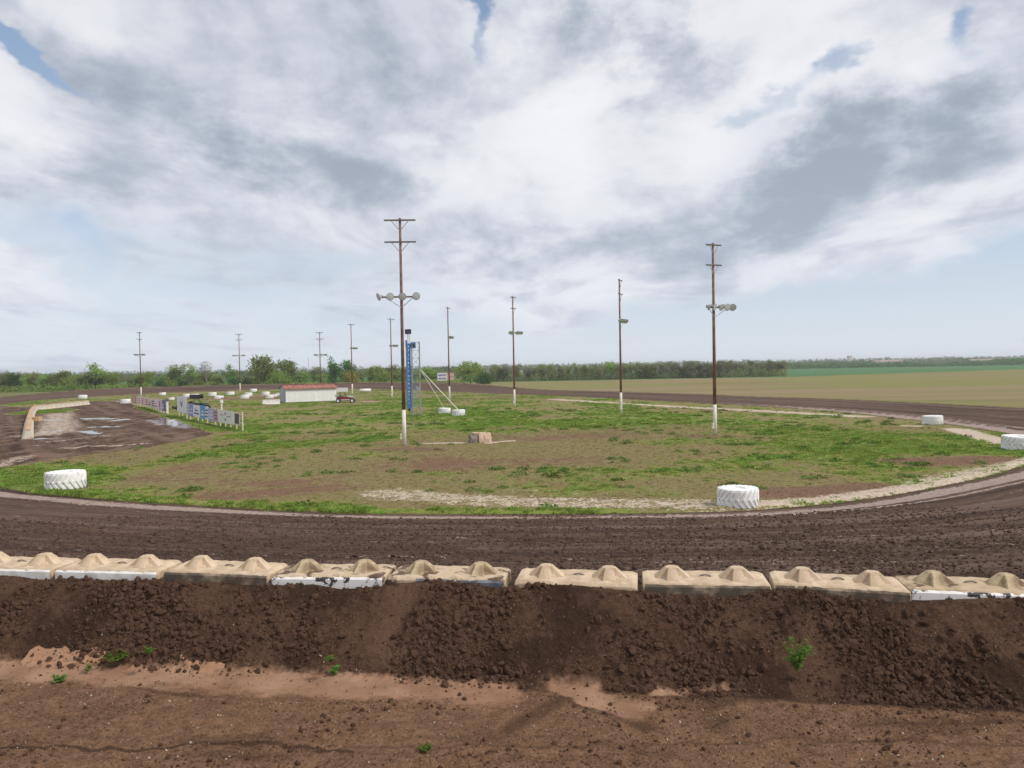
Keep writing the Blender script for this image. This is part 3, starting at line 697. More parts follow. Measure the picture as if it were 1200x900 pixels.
# ------------------------------------------------------------------ tractor tyres painted white
def tyre_meshes(Rr=.80, W=.80, lugs=20):
    b = MB(); hw = W/2
    prof = [(Rr*.40, -hw*.90), (Rr*.60, -hw*.97), (Rr*.80, -hw*1.0), (Rr*.91, -hw*.97), (Rr*.955, -hw*.80), (Rr*.97, -hw*.4), (Rr*.975, 0), (Rr*.97, hw*.4), (Rr*.955, hw*.80), (Rr*.91, hw*.97), (Rr*.80, hw*1.0), (Rr*.60, hw*.99), (Rr*.40, hw*.95)]
    b.lathe(prof, 40); car = b.mesh('carcass', True)
    i = MB(); i.lathe([(Rr*.402, hw*.945), (Rr*.395, hw*.86), (Rr*.30, hw*.80), (.001, hw*.78)], 32); inn = i.mesh('inner_wall', True)
    g = MB(); 
    for row in (-1, 1):
        for k in range(lugs):
            a0 = 2*math.pi*(k+(.5 if row > 0 else 0))/lugs; N_ = 5; ring = []
            for s_ in range(N_+1):
                f = s_/N_; z = row*(-.04+f*(hw*1.0+.03)); a = a0+row*0+f*.40; 
                rr = Rr*(1.045 if f < .85 else 1.01); r0 = Rr*.93; hwid = .058+.02*f
                for (r_, w_) in ((r0, -hwid*1.25), (rr, -hwid*.75), (rr, hwid*.75), (r0, hwid*1.25)):
                    aa = a+w_/Rr; ring.append((r_*math.cos(aa), r_*math.sin(aa), z))
            fs = [(s_*4+j, s_*4+(j+1) % 4, (s_+1)*4+(j+1) % 4, (s_+1)*4+j) for s_ in range(N_) for j in range(4)]
            fs += [(3, 2, 1, 0), (N_*4, N_*4+1, N_*4+2, N_*4+3)]
            if row < 0: fs = [tuple(reversed(f)) for f in fs]
            g.add(ring, fs)
    return car, inn, g.mesh('tread_lugs')
for_t = tyre_meshes()
for me_, mm in zip(for_t, (M_TYRE, M_TYRE, M_TYRE)): me_.materials.append(mm)
# origin sits at the tyre's base when lying flat
for me_ in for_t: me_.transform(Matrix.Translation((0, 0, .40)))
def make_tyre(loc, s=1.0, rz=0, label='', group=None, tip=None):
    t = empty('tractor_tyre', loc, rz, label=label, cat='tyre', group=group)
    t.scale = (s, s, s)
    if tip: t.rotation_euler = (tip[0], tip[1], rz)
    link('carcass', for_t[0], None, t); link('inner_wall', for_t[1], None, t); link('tread_lugs', for_t[2], None, t)
    return t
GT = 'white painted tractor tyres marking the inside of the track'
GF = 'white painted tyres lying in the far infield'
TY = [ # px, py(base front), width px, label
 (77,575,43,"large white painted tractor tyre lying flat on green grass at the left", GT),
 (865,597,47,"large white painted tractor tyre lying flat at the near edge of the infield", GT),
 (1093,498,22,"white tractor tyre by the right hand bend, the farther of the two there", GT),
 (1193,528,34,"white tractor tyre cut by the right picture edge beside pale silt", GT),
 (521,485,14,"white tyre holding the left strut of the lattice tower", 'white tyres anchoring the tower struts'),
 (537.5,487.5,15,"white tyre holding the right strut of the lattice tower, nearer of the pair", 'white tyres anchoring the tower struts'),
 (97,467.5,9.5,"white tyre standing behind the far corner of the long concrete barrier", GF),
 (147,473,11,"white tyre just left of the left banner fence", GF),
 (190.5,463.5,7.5,"small white tyre on the far side above the left banner fence", GF),
 (201,469,6.5,"small white tyre peeping over the gap between the two banner fences", GF),
 (218.5,465.5,8,"white tyre behind the banner with the dark winged emblem", GF),
 (229,466,9,"white tyre behind the black race car", GF),
 (249,464.5,10,"back left white tyre of the three right of the black race car", GF),
 (255,467.5,8,"front white tyre of the three right of the black race car", GF),
 (259,466.5,6,"smallest white tyre at the right of the cluster by the black race car", GF),
 (270,463.5,9,"lone white tyre just left of the light pole base in the far infield", GF),
 (287,467.5,10,"front white tyre of the pair right of the light pole base", GF),
 (291,464.5,9,"back white tyre of the pair right of the light pole base", GF),
 (297,459.5,8,"white tyre on the edge of the far dark track", GF),
 (311.5,463.5,9,"back left white tyre of the group beside the shed", GF),
 (316,467,9,"front white tyre of the group beside the shed", GF),
 (322,465,6,"right hand white tyre of the group beside the shed", GF),
 (326.5,463.5,6,"white tyre half hidden by the left wall of the shed", GF)]
for i, (px, py, w, lab, grp) in enumerate(TY):
    p = ground_at(px, py); d = Vector((p.x, p.y)).normalized(); D_ = p.y
    s = min(1.2, w/900*(D_+.8)/1.65); c = Vector((p.x, p.y))+d*.8*s
    make_tyre((c.x, c.y, h1(c.x, c.y)-.03), s, rng.uniform(0, 6.28), lab, grp, tip=(rng.uniform(-.03, .03), rng.uniform(-.03, .03)))
p1, p2 = ground_at(421, 460.5), ground_at(434.5, 458.5)
t = empty('culvert_pipe', ((p1.x+p2.x)/2, (p1.y+p2.y)/2, h1((p1.x+p2.x)/2, (p1.y+p2.y)/2)), math.atan2(p2.y-p1.y, p2.x-p1.x)*.3, label="long white pipe lying on the grass right of the shed", cat='pipe')
b = MB(); b.lathe([(.36, -1.5), (.45, -1.5), (.45, 1.5), (.36, 1.5)], 20, Matrix.Translation((0, 0, .45)) @ Matrix.Rotation(math.pi/2, 4, 'Y'), closed=True); b.build('pipe_wall', M_WPAINT, t, True)

# ------------------------------------------------------------------ light poles
LAMP = MB(); LAMP.lathe([(.02, -.30), (.07, -.28), (.10, -.18), (.17, -.10), (.26, 0), (.29, .05), (.30, .07), (.27, .06)], 14); LAMP = LAMP.mesh('floodlight', True); LAMP.materials.append(M_LAMP)
LENSM = MB(); LENSM.lathe([(.001, .075), (.15, .07), (.27, .055)], 14); LENSM = LENSM.mesh('lens', True); LENSM.materials.append(M_LENS)
def light_pole(px, py, top_px, rz, label, arms=2, lamps=(), arm_z=.662, arm_side=0.0, lean=0.0, arm_w=2.35, thick=.15, bar=None, white=.16):
    p = ground_at(px, py); D_ = p.y
    hz = 431.5-(px-600)*.0175
    H = (hz-top_px)/900*D_+CAM_Z
    H = max(14.0, min(18.0, H)); z0 = h1(p.x, p.y)
    t = empty('light_pole', (p.x, p.y, z0-.02), rz, label=label, cat='light pole', group='tall light poles round the infield')
    t.rotation_euler = (0, lean, rz)
    wz = H*white
    b = MB(); b.tube([(0, 0, wz-.02), (0, 0, H*.5), (0, 0, H)], [thick*.94, thick*.80, thick*.58], 12); b.build('shaft', M_WOOD, t, True)
    b = MB(); b.tube([(0, 0, -.3), (0, 0, wz)], [thick*1.05, thick*.97], 12); b.build('painted_base', M_WHITEPOLE, t, True)
    b = MB(); b.box((-thick-.06, -.03, .75), (.16, .14, .42)); b.build('meter_box', M_WHITEPOLE, t)
    for k in range(arms):
        z = H-.18-k*1.62
        b = MB(); b.box((0, -thick*.72, z), (arm_w, .09, .115)); b.build('crossarm', M_WOOD_GREY, t)
        for s in (-1, 1):
            b = MB(); b.tube([(s*arm_w*.27, -thick*.8, z-.05), (0, -thick*.8, z-.80)], .026, 6); b.build('brace', M_STEEL, t)
    zl = H*arm_z
    l0, l1 = bar
    b = MB(); b.box(((l0+l1)/2, -thick*.85, zl), (l1-l0, .10, .12)); b.build('lamp_bar', M_WOOD_GREY, t)
    for s in (-1, 1):
        e_ = l1 if s > 0 else l0
        if abs(e_) < .3: continue
        b = MB(); b.tube([(e_*.72, -thick*.85, zl-.05), (0, -thick*.85, zl-.8)], .026, 6); b.build('brace', M_STEEL, t)
    for (x, yaw, pit) in lamps:
        o = link('floodlight', LAMP, None, t, (x, -thick*.85-.20, zl+.02)); o.rotation_euler = (R(90)+pit-R(0), 0, yaw)
        link('lens', LENSM, None, o)
        b = MB(); b.tube([(x, -thick*.85, zl), (x, -thick*.85-.14, zl+.02)], .035, 6); b.build('lamp_bracket', M_STEEL, t)
    return t
q = R(38)
light_pole(474, 522.5, 256, R(2), "nearest light pole, left of centre, two crossarms over four round floodlights", 2, [(-1.62, R(-60), R(20)), (-.82, R(15), R(15)), (.1, R(5), R(20)), (.0+1.15, R(-8), R(5))], .655, bar=(-1.6, 1.25))
light_pole(838, 509.5, 285, R(20), "rightmost light pole of the infield, two crossarms above a row of floodlights", 2, [(-.62, R(50), R(25)), (-.15, R(35), R(20)), (.5, R(20), R(28)), (1.05, R(-5), R(15)), (1.6, R(-30), R(20))], .665, bar=(-.75, 1.7), arm_w=1.45)
light_pole(728, 485, 327, R(62), "light pole right of centre seen along its crossarms, floodlights slanting up to the right", 2, [(-.7, R(-30), q), (-.2, R(-40), q), (.4, R(-30), q), (.9, R(-40), q), (1.3, R(-30), q)], .69, bar=(-.8, 1.5), arm_w=1.4)
light_pole(603, 477, 347, R(45), "light pole at picture centre line with four small floodlights on each side", 2, [(-.95, R(-10), q), (-.55, R(-20), q), (.45, R(-30), q), (.85, R(-20), q), (1.3, R(-30), q)], .67, bar=(-1.1, 1.5), arm_w=1.1)
light_pole(527, 470, 360, R(75), "light pole just right of the lattice tower with floodlights turned right", 1, [(-.5, R(-60), q), (.2, R(-60), q), (.8, R(-50), q), (1.2, R(-60), q)], .68, bar=(-.6, 1.3), lean=-.01)
light_pole(459.5, 467, 373, R(60), "thin light pole just left of the foreground light pole", 1, [(-.5, R(-50), q), (.4, R(-50), q), (1.0, R(-50), q), (1.5, R(-50), q)], .66, bar=(-.6, 1.7))
light_pole(413, 463, 379.5, R(60), "thin light pole between the shed and the white pipe", 1, [(-.4, R(-50), q), (.4, R(-50), q), (.9, R(-50), q), (1.4, R(-50), q)], .66, bar=(-.6, 1.5))
light_pole(376, 461.5, 389, R(10), "light pole rising behind the red roofed shed", 2, [(-1.2, R(-20), q), (-.8, R(20), q), (.4, R(5), q), (1.2, R(-8), q), (1.6, R(-8), q)], .63, bar=(-1.3, 1.7), arm_w=2.0)
light_pole(281.5, 460, 391, R(-4), "light pole standing among the white tyres in the far infield", 2, [(-1.7, R(-20), q), (-1.1, R(20), q), (.0, R(5), q), (1.1, R(-8), q), (1.7, R(-8), q)], .63, bar=(-1.8, 1.8), arm_w=2.2)
light_pole(165.5, 466, 389, R(-6), "leftmost light pole, its white foot behind the left banner fence", 2, [(-1.2, R(-20), q), (-.7, R(20), q), (.1, R(5), q), (.8, R(-8), q), (1.3, R(-8), q)], .655, bar=(-1.3, 1.4), arm_w=1.4)
p = ground_at(362, 450)
t = empty('flag_pole', (p.x, p.y, h1(p.x, p.y)), label="slim pale pole in the far trees left of the shed's light pole", cat='pole')
b = MB(); b.tube([(0, 0, -.2), (0, 0, 12.5)], [.11, .06], 8); b.build('shaft', M_STEEL, t); b = MB(); b.lathe([(.001, 12.66), (.1, 12.58), (.001, 12.5)], 8); b.build('finial', M_STEEL, t)

# ------------------------------------------------------------------ lattice tower with blue column
p = ground_at(488.5, 487); tz = h1(p.x, p.y)
t = empty('lattice_tower', (p.x, p.y, tz), R(12), label="grey lattice tower with blue column and dark panel on top, beside the guy struts", cat='tower')
TH = 9.2; hw = .47
for sx in (-1, 1):
    for sy in (-1, 1):
        b = MB(); b.tube([(sx*hw, sy*hw, -.1), (sx*hw, sy*hw, TH)], .045, 6); b.build('leg', M_STEEL, t)
nb = 9
for k in range(nb+1):
    z = .15+(TH-.2)*k/nb
    for (x0, y0, x1, y1) in ((-hw, -hw, hw, -hw), (hw, -hw, hw, hw), (hw, hw, -hw, hw), (-hw, hw, -hw, -hw)):
        b = MB(); b.tube([(x0, y0, z), (x1, y1, z)], .022, 5); b.build('rung', M_STEEL, t)
        if k < nb:
            z2 = z+(TH-.2)/nb; b = MB()
            b.tube([(x0, y0, z) if k % 2 else (x1, y1, z), (x1, y1, z2) if k % 2 else (x0, y0, z2)], .020, 5); b.build('diagonal', M_STEEL, t)
bx = -.92
b = MB(); b.box((bx, -.1, 1.0+3.95), (.58, .30, 8.1), bev=.02); col_o = b.build('blue_column', M_BLUE, t)
b = MB(); rn = random.Random(3)
z = 1.6
while z < 8.6:
    h_ = rn.uniform(.10, .30); b.box((bx+rn.uniform(-.03, .03), -.262, z), (rn.uniform(.06, .14), .012, h_*.7)); z += h_+rn.uniform(.12, .4)
b.build('white_lettering', M_WHITEBODY, col_o)
b = MB(); b.box((bx, -.1, .78), (.3, .24, .36), bev=.02); b.build('column_foot', M_DARKPANEL, t)
b = MB(); b.box((bx-.22, -.1, 8.95), (.22, .3, .9), bev=.02); b.build('speaker', M_BLUE, t)
b = MB(); b.box((bx+.62, -.12, 8.75), (.62, .34, .75), bev=.03); s_ = b.build('speaker', M_BLUE, t)
b = MB(); b.lathe([(.001, 0), (.2, .01), (.24, .03)], 14, Matrix.Translation((bx+.62, -.30, 8.75)) @ Matrix.Rotation(math.pi/2, 4, 'X')); b.build('speaker_cone', M_DARKPANEL, s_)
b = MB(); b.tube([(bx, -.1, 9.0), (bx, -.1, 10.3)], .045, 6); b.tube([(bx+.22, -.1, 9.0), (bx+.22, -.1, 10.3)], .03, 6); b.build('mast', M_STEEL, t)
b = MB(); b.box((bx+.02, -.16, 10.45), (.78, .12, .62), Euler((0, R(-4), 0)), bev=.02); b.build('dark_panel', M_DARKPANEL, t)
b = MB(); b.box((hw-.3, -.35, 3.35), (.5, .3, .55), bev=.03); b.build('control_box', M_STEEL, t)
for k, (px, py) in enumerate(((519.5, 476.5), (537, 480.5))):
    g = ground_at(px, py+10); a = Vector((p.x+.55, p.y+.2, tz+5.7)); e_ = Vector((g.x, g.y+1.0, .9))
    b = MB(); b.tube([a, e_], .055 if k else .035, 6); o = b.build('guy_strut', M_STRAP)
    tag(o, ("thicker white strut from the lattice tower to the nearer white tyre" if k else "thin white strut from the lattice tower to the left white tyre"), 'strut', 'struts bracing the lattice tower')

# ------------------------------------------------------------------ roadside sign
p1 = ground_at(512.5, 456); p2 = ground_at(532.5, 455.5)
cxs = Vector(((p1.x+p2.x)/2, (p1.y+p2.y)/2, 0)); W_ = (p2-p1).length*.97; hzz = 433
zs = h1(cxs.x, cxs.y); Dm = cxs.y
z_bot = CAM_Z-(446.2-hzz)/900*Dm; z_top = CAM_Z-(437-hzz)/900*Dm
t = empty('advert_sign', (cxs.x, cxs.y, zs), R(1), label="small sign board half white half orange at far edge of the track", cat='sign')
hh = z_top-z_bot; zc = (z_top+z_bot)/2-zs
b = MB(); b.box((-W_*.20, 0, zc), (W_*.58, .08, hh)); wp = b.build('white_panel', M_WPAINT, t)
M_ORANGE = mat("faded_orange_print", (.52, .24, .13), .6, (.62, .38, .26), 2.0)
M_BLUEINK = mat("blue_print", (.09, .13, .35), .6)
M_REDINK = mat("red_print", (.42, .06, .06), .6)
b = MB(); b.box((W_*.297, 0, zc), (W_*.40, .08, hh)); op = b.build('orange_panel', M_ORANGE, t)
for par, x0, w0, mm in ((wp, -W_*.46, W_*.5, M_BLUEINK), (op, W_*.14, W_*.33, M_WHITEBODY)):
    b = MB(); rn = random.Random(int(w0*50))
    for row in range(2):
        x = x0+.1; zz_ = zc+hh*(.2-.42*row)
        while x < x0+w0-.2:
            w = rn.uniform(.12, .30); b.box((x+w/2, -.048, zz_), (w, .014, hh*.2*rn.uniform(.7, 1))); x += w+.08
    b.build('lettering', mm, par)
for s in (-1, 1):
    b = MB(); b.box((s*W_*.36, .09, (zc-hh/2)/2), (.12, .10, zc+hh*.4)); b.build('post', M_WOOD_GREY, t)

# ------------------------------------------------------------------ sponsor banner fences
M_MARK = mat("navy_emblem_print", (.03, .04, .13), .6)
M_BLACKINK = mat("dark_print", (.05, .045, .06), .6)
BCOL = {}
def bmat(c):
    if c not in BCOL: BCOL[c] = mat("banner_vinyl_%d" % len(BCOL), c, .5, tuple(v*.9 for v in c), 1.5)
    return BCOL[c]
def banner_fence(pA, pB, name_label, panels, zb, zt, posts, rails=True, tall=None):
    A = ground_at(*pA); B = ground_at(*pB); L = (B-A).length; ang = math.atan2(B.y-A.y, B.x-A.x)
    t = empty('banner_fence', (A.x, A.y, h1(A.x, A.y)), ang, label=name_label, cat='fence', group='banner fences along the pit lane')
    dz = h1(B.x, B.y)-h1(A.x, A.y)
    for (f0, f1, col, marks, z0, z1) in panels:
        x0, x1 = f0*L, f1*L; w = x1-x0; zc_ = (z0+z1)/2; h_ = z1-z0
        b = MB(); b.box(((x0+x1)/2, -.07+.012*math.sin(f0*40), zc_), (w-.05, .03, h_)); o = b.build('banner', bmat(col), t)
        for (kind, mm) in marks:
            m = MB(); cxm = (x0+x1)/2; yb = -.101
            if kind == 'wings':       # dark winged V emblem
                for s in (-1, 1):
                    m.add([(cxm+s*.08, yb, zc_-.10), (cxm+s*.42*min(1, w/1.6)*1.3, yb, zc_+.50), (cxm+s*.62*min(1, w/1.6)*1.3, yb, zc_+.36), (cxm+s*.30, yb, zc_-.22), (cxm+s*.12, yb, zc_-.34)], [(0, 1, 2, 3, 4) if s < 0 else (4, 3, 2, 1, 0)])
            elif kind == 'star':
                pts = [(cxm-.1*w+math.cos(a)*(.22 if i % 2 else .09), yb, zc_+.12+math.sin(a)*(.22 if i % 2 else .09)) for i, a in enumerate(np.linspace(0, 2*math.pi, 11)[:-1])]
                m.add(pts, [tuple(range(10))])
            elif kind == 'text':
                rn = random.Random(int(f0*999)); 
                for row in range(3):
                    x = x0+w*.14; zz_ = z1-h_*(.25+.25*row)
                    while x < x1-w*.16:
                        ww = rn.uniform(.10, .28); m.box((x+ww/2, yb, zz_), (ww, .01, h_*.11)); x += ww+.09
            elif kind == 'line':
                m.box((cxm, yb, zc_-h_*.2), (w*.7, .01, h_*.12)); m.box((cxm, yb, zc_+h_*.05), (w*.45, .01, h_*.10))
            elif kind == 'photo':
                m.box((cxm+w*.05, yb, zc_), (w*.66, .01, h_*.80))
            elif kind == 'disc':
                m.lathe([(.001, 0), (h_*.3, 0)], 16, Matrix.Translation((cxm, yb, zc_+.05)) @ Matrix.Rotation(math.pi/2, 4, 'X'))
            elif kind == 'vbars':
                m.box((cxm, yb, zc_+h_*.22), (w*.06, .01, h_*.18)); m.box((cxm, yb, zc_-h_*.22), (w*.06, .01, h_*.18)); m.box((cxm-w*.25, yb, zc_+h_*.1), (w*.2, .01, h_*.05)); m.box((cxm+w*.22, yb, zc_+h_*.05), (w*.22, .01, h_*.05))
            m.build('print', mm, o)
    for f, hpost in posts:
        b = MB(); b.box((f*L, .02, hpost/2-.15+dz*f*.5), (.13, .11, hpost+.3)); b.build('post', M_TIMBER, t)
    if rails:
        x0 = posts[0][0]*L; x1 = posts[-1][0]*L
        for z_ in rails: b = MB(); b.box(((x0+x1)/2, -.015, z_), (x1-x0, .05, .09)); b.build('rail', M_TIMBER, t)
    return t
def frac(px, pA, pB):
    """fraction along the fence whose picture column is px"""
    A = ground_at(*pA); B = ground_at(*pB); k = (px-600)/900
    return (k*A.y-A.x)/((B.x-A.x)-k*(B.y-A.y))
fA, fB = (207, 487.5), (283, 504.5)
def pan(a, b_, col, marks, z0=.55, z1=1.95): return (frac(a, fA, fB), frac(b_, fA, fB), col, marks, z0, z1)
PB = [pan(207.5, 218.5, (.74, .75, .78), [('wings', M_MARK), ], .65, 2.75),
      pan(218.5, 222.5, (.42, .42, .62), [('text', M_WHITEBODY)], .5, 1.9), pan(222.5, 226.2, (.22, .24, .52), [('line', M_WHITEBODY)], .4, 2.0),
      pan(226.2, 234.5, (.76, .76, .74), [('star', M_MARK), ('line', M_BLUEINK)], .45, 1.9), pan(234.5, 240.5, (.07, .30, .62), [('line', M_WHITEBODY)], .4, 1.95),
      pan(240.5, 244, (.72, .74, .74), [('text', M_BLACKINK)], .4, 1.85), pan(244, 250.5, (.40, .37, .62), [('text', M_WHITEBODY)], .3, 1.75), pan(250.5, 255, (.45, .34, .40), [('text', M_REDINK)], .35, 1.75),
      pan(255.5, 273.5, (.74, .73, .70), [('vbars', M_BLACKINK)], .42, 1.78), pan(273.8, 281, (.60, .55, .45), [('photo', M_BLACKINK), ('disc', M_REDINK)], .48, 1.74)]
posts = [(frac(px, fA, fB), hp) for px, hp in ((209, 1.9), (213, 1.9), (218, 1.9), (222, 1.9), (231, 1.9), (236, 1.9), (242, 1.9), (251, 1.8), (257, 1.75), (263, 1.75), (269, 1.75), (276, 1.75), (283, 1.85))]
banner_fence(fA, fB, "right banner fence with winged emblem board at its far end and long white board near", PB, 0, 0, posts, rails=(.72, 1.55))
gA, gB = (154, 473.5), (194, 484.5)
def pg(a, b_, col, marks, z0=.35, z1=1.8): return (frac(a, gA, gB), frac(b_, gA, gB), col, marks, z0, z1)
PA = [pg(154.5, 159.5, (.42, .27, .16), [('photo', M_ORANGE)], .3, 1.9), pg(160, 162.5, (.60, .50, .42), []), pg(162.5, 165, (.74, .72, .70), [('text', M_REDINK)]), pg(165, 169.5, (.72, .50, .47), [('disc', M_REDINK)]),
      pg(170, 174, (.66, .60, .52), [('text', M_REDINK)]), pg(174, 177.5, (.70, .55, .50), [('line', M_BLACKINK)]), pg(177.5, 181.5, (.62, .55, .47), [('text', M_BLACKINK)]),
      pg(181.5, 184.5, (.74, .70, .69), [('line', M_REDINK)], .3, 1.9), pg(184.5, 190, (.70, .48, .58), [('disc', M_REDINK)], .3, 1.95), pg(190, 192.5, (.10, .15, .42), [('line', M_WHITEBODY)], .3, 1.9), pg(192.5, 194, (.04, .04, .06), [], .3, 1.9)]
posts = [(frac(px, gA, gB), 1.75) for px in np.linspace(154.5, 194, 14)]
banner_fence(gA, gB, "left banner fence of pink and cream boards in front of the leftmost light pole", PA, 0, 0, posts, rails=(.6, 1.5))
p = ground_at(196.5, 485)
t = empty('gate_post', (p.x, p.y, h1(p.x, p.y)), label="short white post with a cap box at the near end of the left banner fence", cat='post')
b = MB(); b.tube([(0, 0, -.2), (0, 0, 1.8)], .12, 10); b.build('shaft', M_WPAINT, t); b = MB(); b.box((-.05, 0, 1.98), (.42, .34, .36), bev=.03); b.build('cap_box', M_WOOD_GREY, t)
p = ground_at(252.5, 494)
t = empty('gate_post', (p.x, p.y+2, h1(p.x, p.y+2)), label="white drum topped post standing behind the lavender banner", cat='post')
b = MB(); b.tube([(0, 0, -.2), (0, 0, 2.1)], .10, 10); b.build('shaft', M_WPAINT, t); b = MB(); b.tube([(0, 0, 2.1), (0, 0, 2.5)], .2, 12); b.build('cap_drum', M_WPAINT, t)

# ------------------------------------------------------------------ shed
pa = ground_at(335, 472.3); pb = ground_at(392.3, 470.6)
L = 9.5; ang = R(30); dep = 4.6
t = empty('shed', ((pa.x), (pa.y), h1(pa.x, pa.y)), ang, label="long low white metal shed with rusty red roof in the far infield", cat='shed')
WH = 2.62
# ribbed front wall as individual sheets
npan = 10; pw = L/npan
for k in range(npan):
    b = MB(); x0 = k*pw; seg = 4
    for s in range(seg):
        xa = x0+pw*s/seg; b.box((xa+pw/seg*.5, 0, WH/2), (pw/seg-.01, .05, WH)); b.box((xa+.03, -.035, WH/2), (.05, .03, WH-.02))
    b.build('wall_sheet', M_SHEDW, t)
b = MB(); b.box((L/2, dep, WH/2), (L, .05, WH)); b.build('back_wall', M_SHEDW, t)
for sx, nm in ((0, 'gable_wall'), (L, 'gable_wall')):
    b = MB(); x = -.03 if sx == 0 else L+.03; e_ = .03
    b.add([(x-e_, .03, 0), (x-e_, dep-.03, 0), (x-e_, dep-.03, WH), (x-e_, dep/2, WH+.52), (x-e_, .03, WH), (x+e_, .03, 0), (x+e_, dep-.03, 0), (x+e_, dep-.03, WH), (x+e_, dep/2, WH+.52), (x+e_, .03, WH)],
          [(4, 3, 2, 1, 0), (5, 6, 7, 8, 9), (0, 1, 6, 5), (1, 2, 7, 6), (2, 3, 8, 7), (3, 4, 9, 8), (4, 0, 5, 9)])
    b.build(nm, M_SHEDSHADE if sx == 0 else M_SHEDW, t)  # left gable takes the darker shade colour, right one stays white
b = MB(); b.box((-.075, dep*.5, 1.08), (.05, 1.9, 2.15)); dr = b.build('door', M_SHEDSHADE, t); b = MB(); b.box((-.115, dep*.5+.75, 1.1), (.04, .05, .2)); b.build('handle', M_STEEL, dr)
nroof = 11; rw = (L+.5)/nroof; sl_ = math.atan2(.52, dep/2)
for k in range(nroof):
    for s in (-1, 1):
        b = MB(); ln = math.hypot(.52, dep/2)+.35; yc = dep/2+s*(ln/2)*math.cos(sl_)
        zc_ = WH+.57-(ln/2)*math.sin(sl_)
        b.box((-.25+rw*(k+.5), yc, zc_+.012*(k % 2)), (rw-.02, ln, .04), Euler((-s*sl_, 0, 0)))
        b.box((-.25+rw*k+.05, yc, zc_+.05), (.06, ln, .05), Euler((-s*sl_, 0, 0))); b.build('roof_sheet', M_ROOF, t)
b = MB(); b.box((L/2, dep/2, WH+.63), (L+.5, .3, .06)); b.build('ridge_cap', M_ROOF, t)
b = MB(); b.box((L/2, -.32, WH-.03), (L+.4, .10, .12)); b.build('gutter', M_ROOF, t)
b = MB(); b.box((L*.6, -.07, .8), (.9, .03, 1.6)); dr = b.build('door', M_SHEDW, t); b = MB(); b.box((L*.6+.35, -.10, .85), (.05, .03, .22)); b.build('handle', M_STEEL, dr)
b = MB(); b.box((L/2, -.05, .06), (L+.05, .12, .14)); b.build('sill', M_WOOD_GREY, t)
# low white concrete barrier left of the shed
pa = ground_at(308, 474); pb2 = ground_at(328, 473.5); L2 = (pb2-pa).length
def barrier_mesh(L_, w=.62, h=.84):
    b = MB(); prof = [(-w/2, 0), (-w/2, .10), (-w*.30, .33), (-w*.20, h-.03), (-w*.16, h), (w*.16, h), (w*.20, h-.03), (w*.30, .33), (w/2, .10), (w/2, 0)]; n_ = len(prof)
    vs = [(x, y_, z_) for x in (0, L_) for (y_, z_) in prof]
    b.add(vs, [(j, (j+1) % n_, n_+(j+1) % n_, n_+j) for j in range(n_)]+[tuple(range(n_-1, -1, -1)), tuple(n_+j for j in range(n_))]); return b
o = barrier_mesh(L2).build('concrete_barrier', M_WPAINT, None, loc=(pa.x, pa.y, h1(pa.x, pa.y)-.02), rot=(0, 0, math.atan2(pb2.y-pa.y, pb2.x-pa.x)))
tag(o, "low white concrete barrier on the ground at the left end of the shed", 'barrier')

# ------------------------------------------------------------------ concrete barriers round the pit corner, soil heaped on top
M_BARRIER = mat("whitewashed_concrete", (.66, .62, .54), .85, (.50, .42, .32), 1.2, .3, 30, dirt=(.25, .17, .12), dirt_z=(0, .15))
M_SPILL = mat("orange_soil_on_barrier", (.40, .26, .14), .95, (.56, .40, .25), 1.6, .4, 20)
def run_of_barriers(pts, n, first):
    Ls = [(Vector(b_)-Vector(a)).length for a, b_ in zip(pts[:-1], pts[1:])]; tot = sum(Ls); step = tot/n
    def at(s):
        for (a, b_), l in zip(zip(pts[:-1], pts[1:]), Ls):
            if s <= l+1e-6: return Vector(a).lerp(Vector(b_), s/l)
            s -= l
        return Vector(pts[-1])
    for i in range(n):
        a = at(i*step); b_ = at((i+1)*step-.04); l = (b_-a).length; ang = math.atan2(b_.y-a.y, b_.x-a.x)
        mm = barrier_mesh(l, .95, .82)
        lab = first[i] if i < len(first) and first[i] else None
        t = empty('jersey_barrier', (a.x, a.y, h1(a.x, a.y)-.03), ang, label=lab or "soil topped concrete barrier in the long row round the muddy pit lane", cat='barrier', group='concrete barriers round the muddy pit lane' if lab else 'identical middle barriers of the pit lane row')
        mm.build('concrete_body', M_BARRIER, t)
        s = MB(); rn = random.Random(i); m = 14; vs = []
        for k in range(m+1):
            x = .01+(l-.02)*k/m; hh_ = rn.uniform(.0, .05)
            vs += [(x, -.24, .80), (x, -.17, .835+hh_), (x, 0, .86+hh_+rn.uniform(0, .04)), (x, .17, .835+hh_), (x, .24, .80)]
        s.add(vs, [(k*5+j, (k+1)*5+j, (k+1)*5+j+1, k*5+j+1) for k in range(m) for j in range(4)]+[(4, 3, 2, 1, 0), (m*5, m*5+1, m*5+2, m*5+3, m*5+4)])
        s.build('soil_heap', M_SPILL, t)
P0 = ground_at(32.5, 514.5); P1 = ground_at(34, 497); P2 = ground_at(36.5, 486); P3 = ground_at(41, 481); P4 = ground_at(103, 474.2)
run_of_barriers([(P0.x, P0.y), (P1.x, P1.y), (P2.x, P2.y), (P3.x, P3.y), (P4.x, P4.y)], 24, ["nearest barrier of the long row, its bare white end facing the camera", "second barrier from the near white end of the long row"]+[None]*21+["far end barrier of the long row with a bare white end, under the white tyre"])
p = ground_at(43.5, 494)
o = MB().box((0, 0, .30), (1.0, .8, .6), bev=.05).build('soil_block', M_SPILL, None, loc=(p.x, p.y, h1(p.x, p.y))); tag(o, "orange brown block leaning beside the long concrete barrier row", 'block')

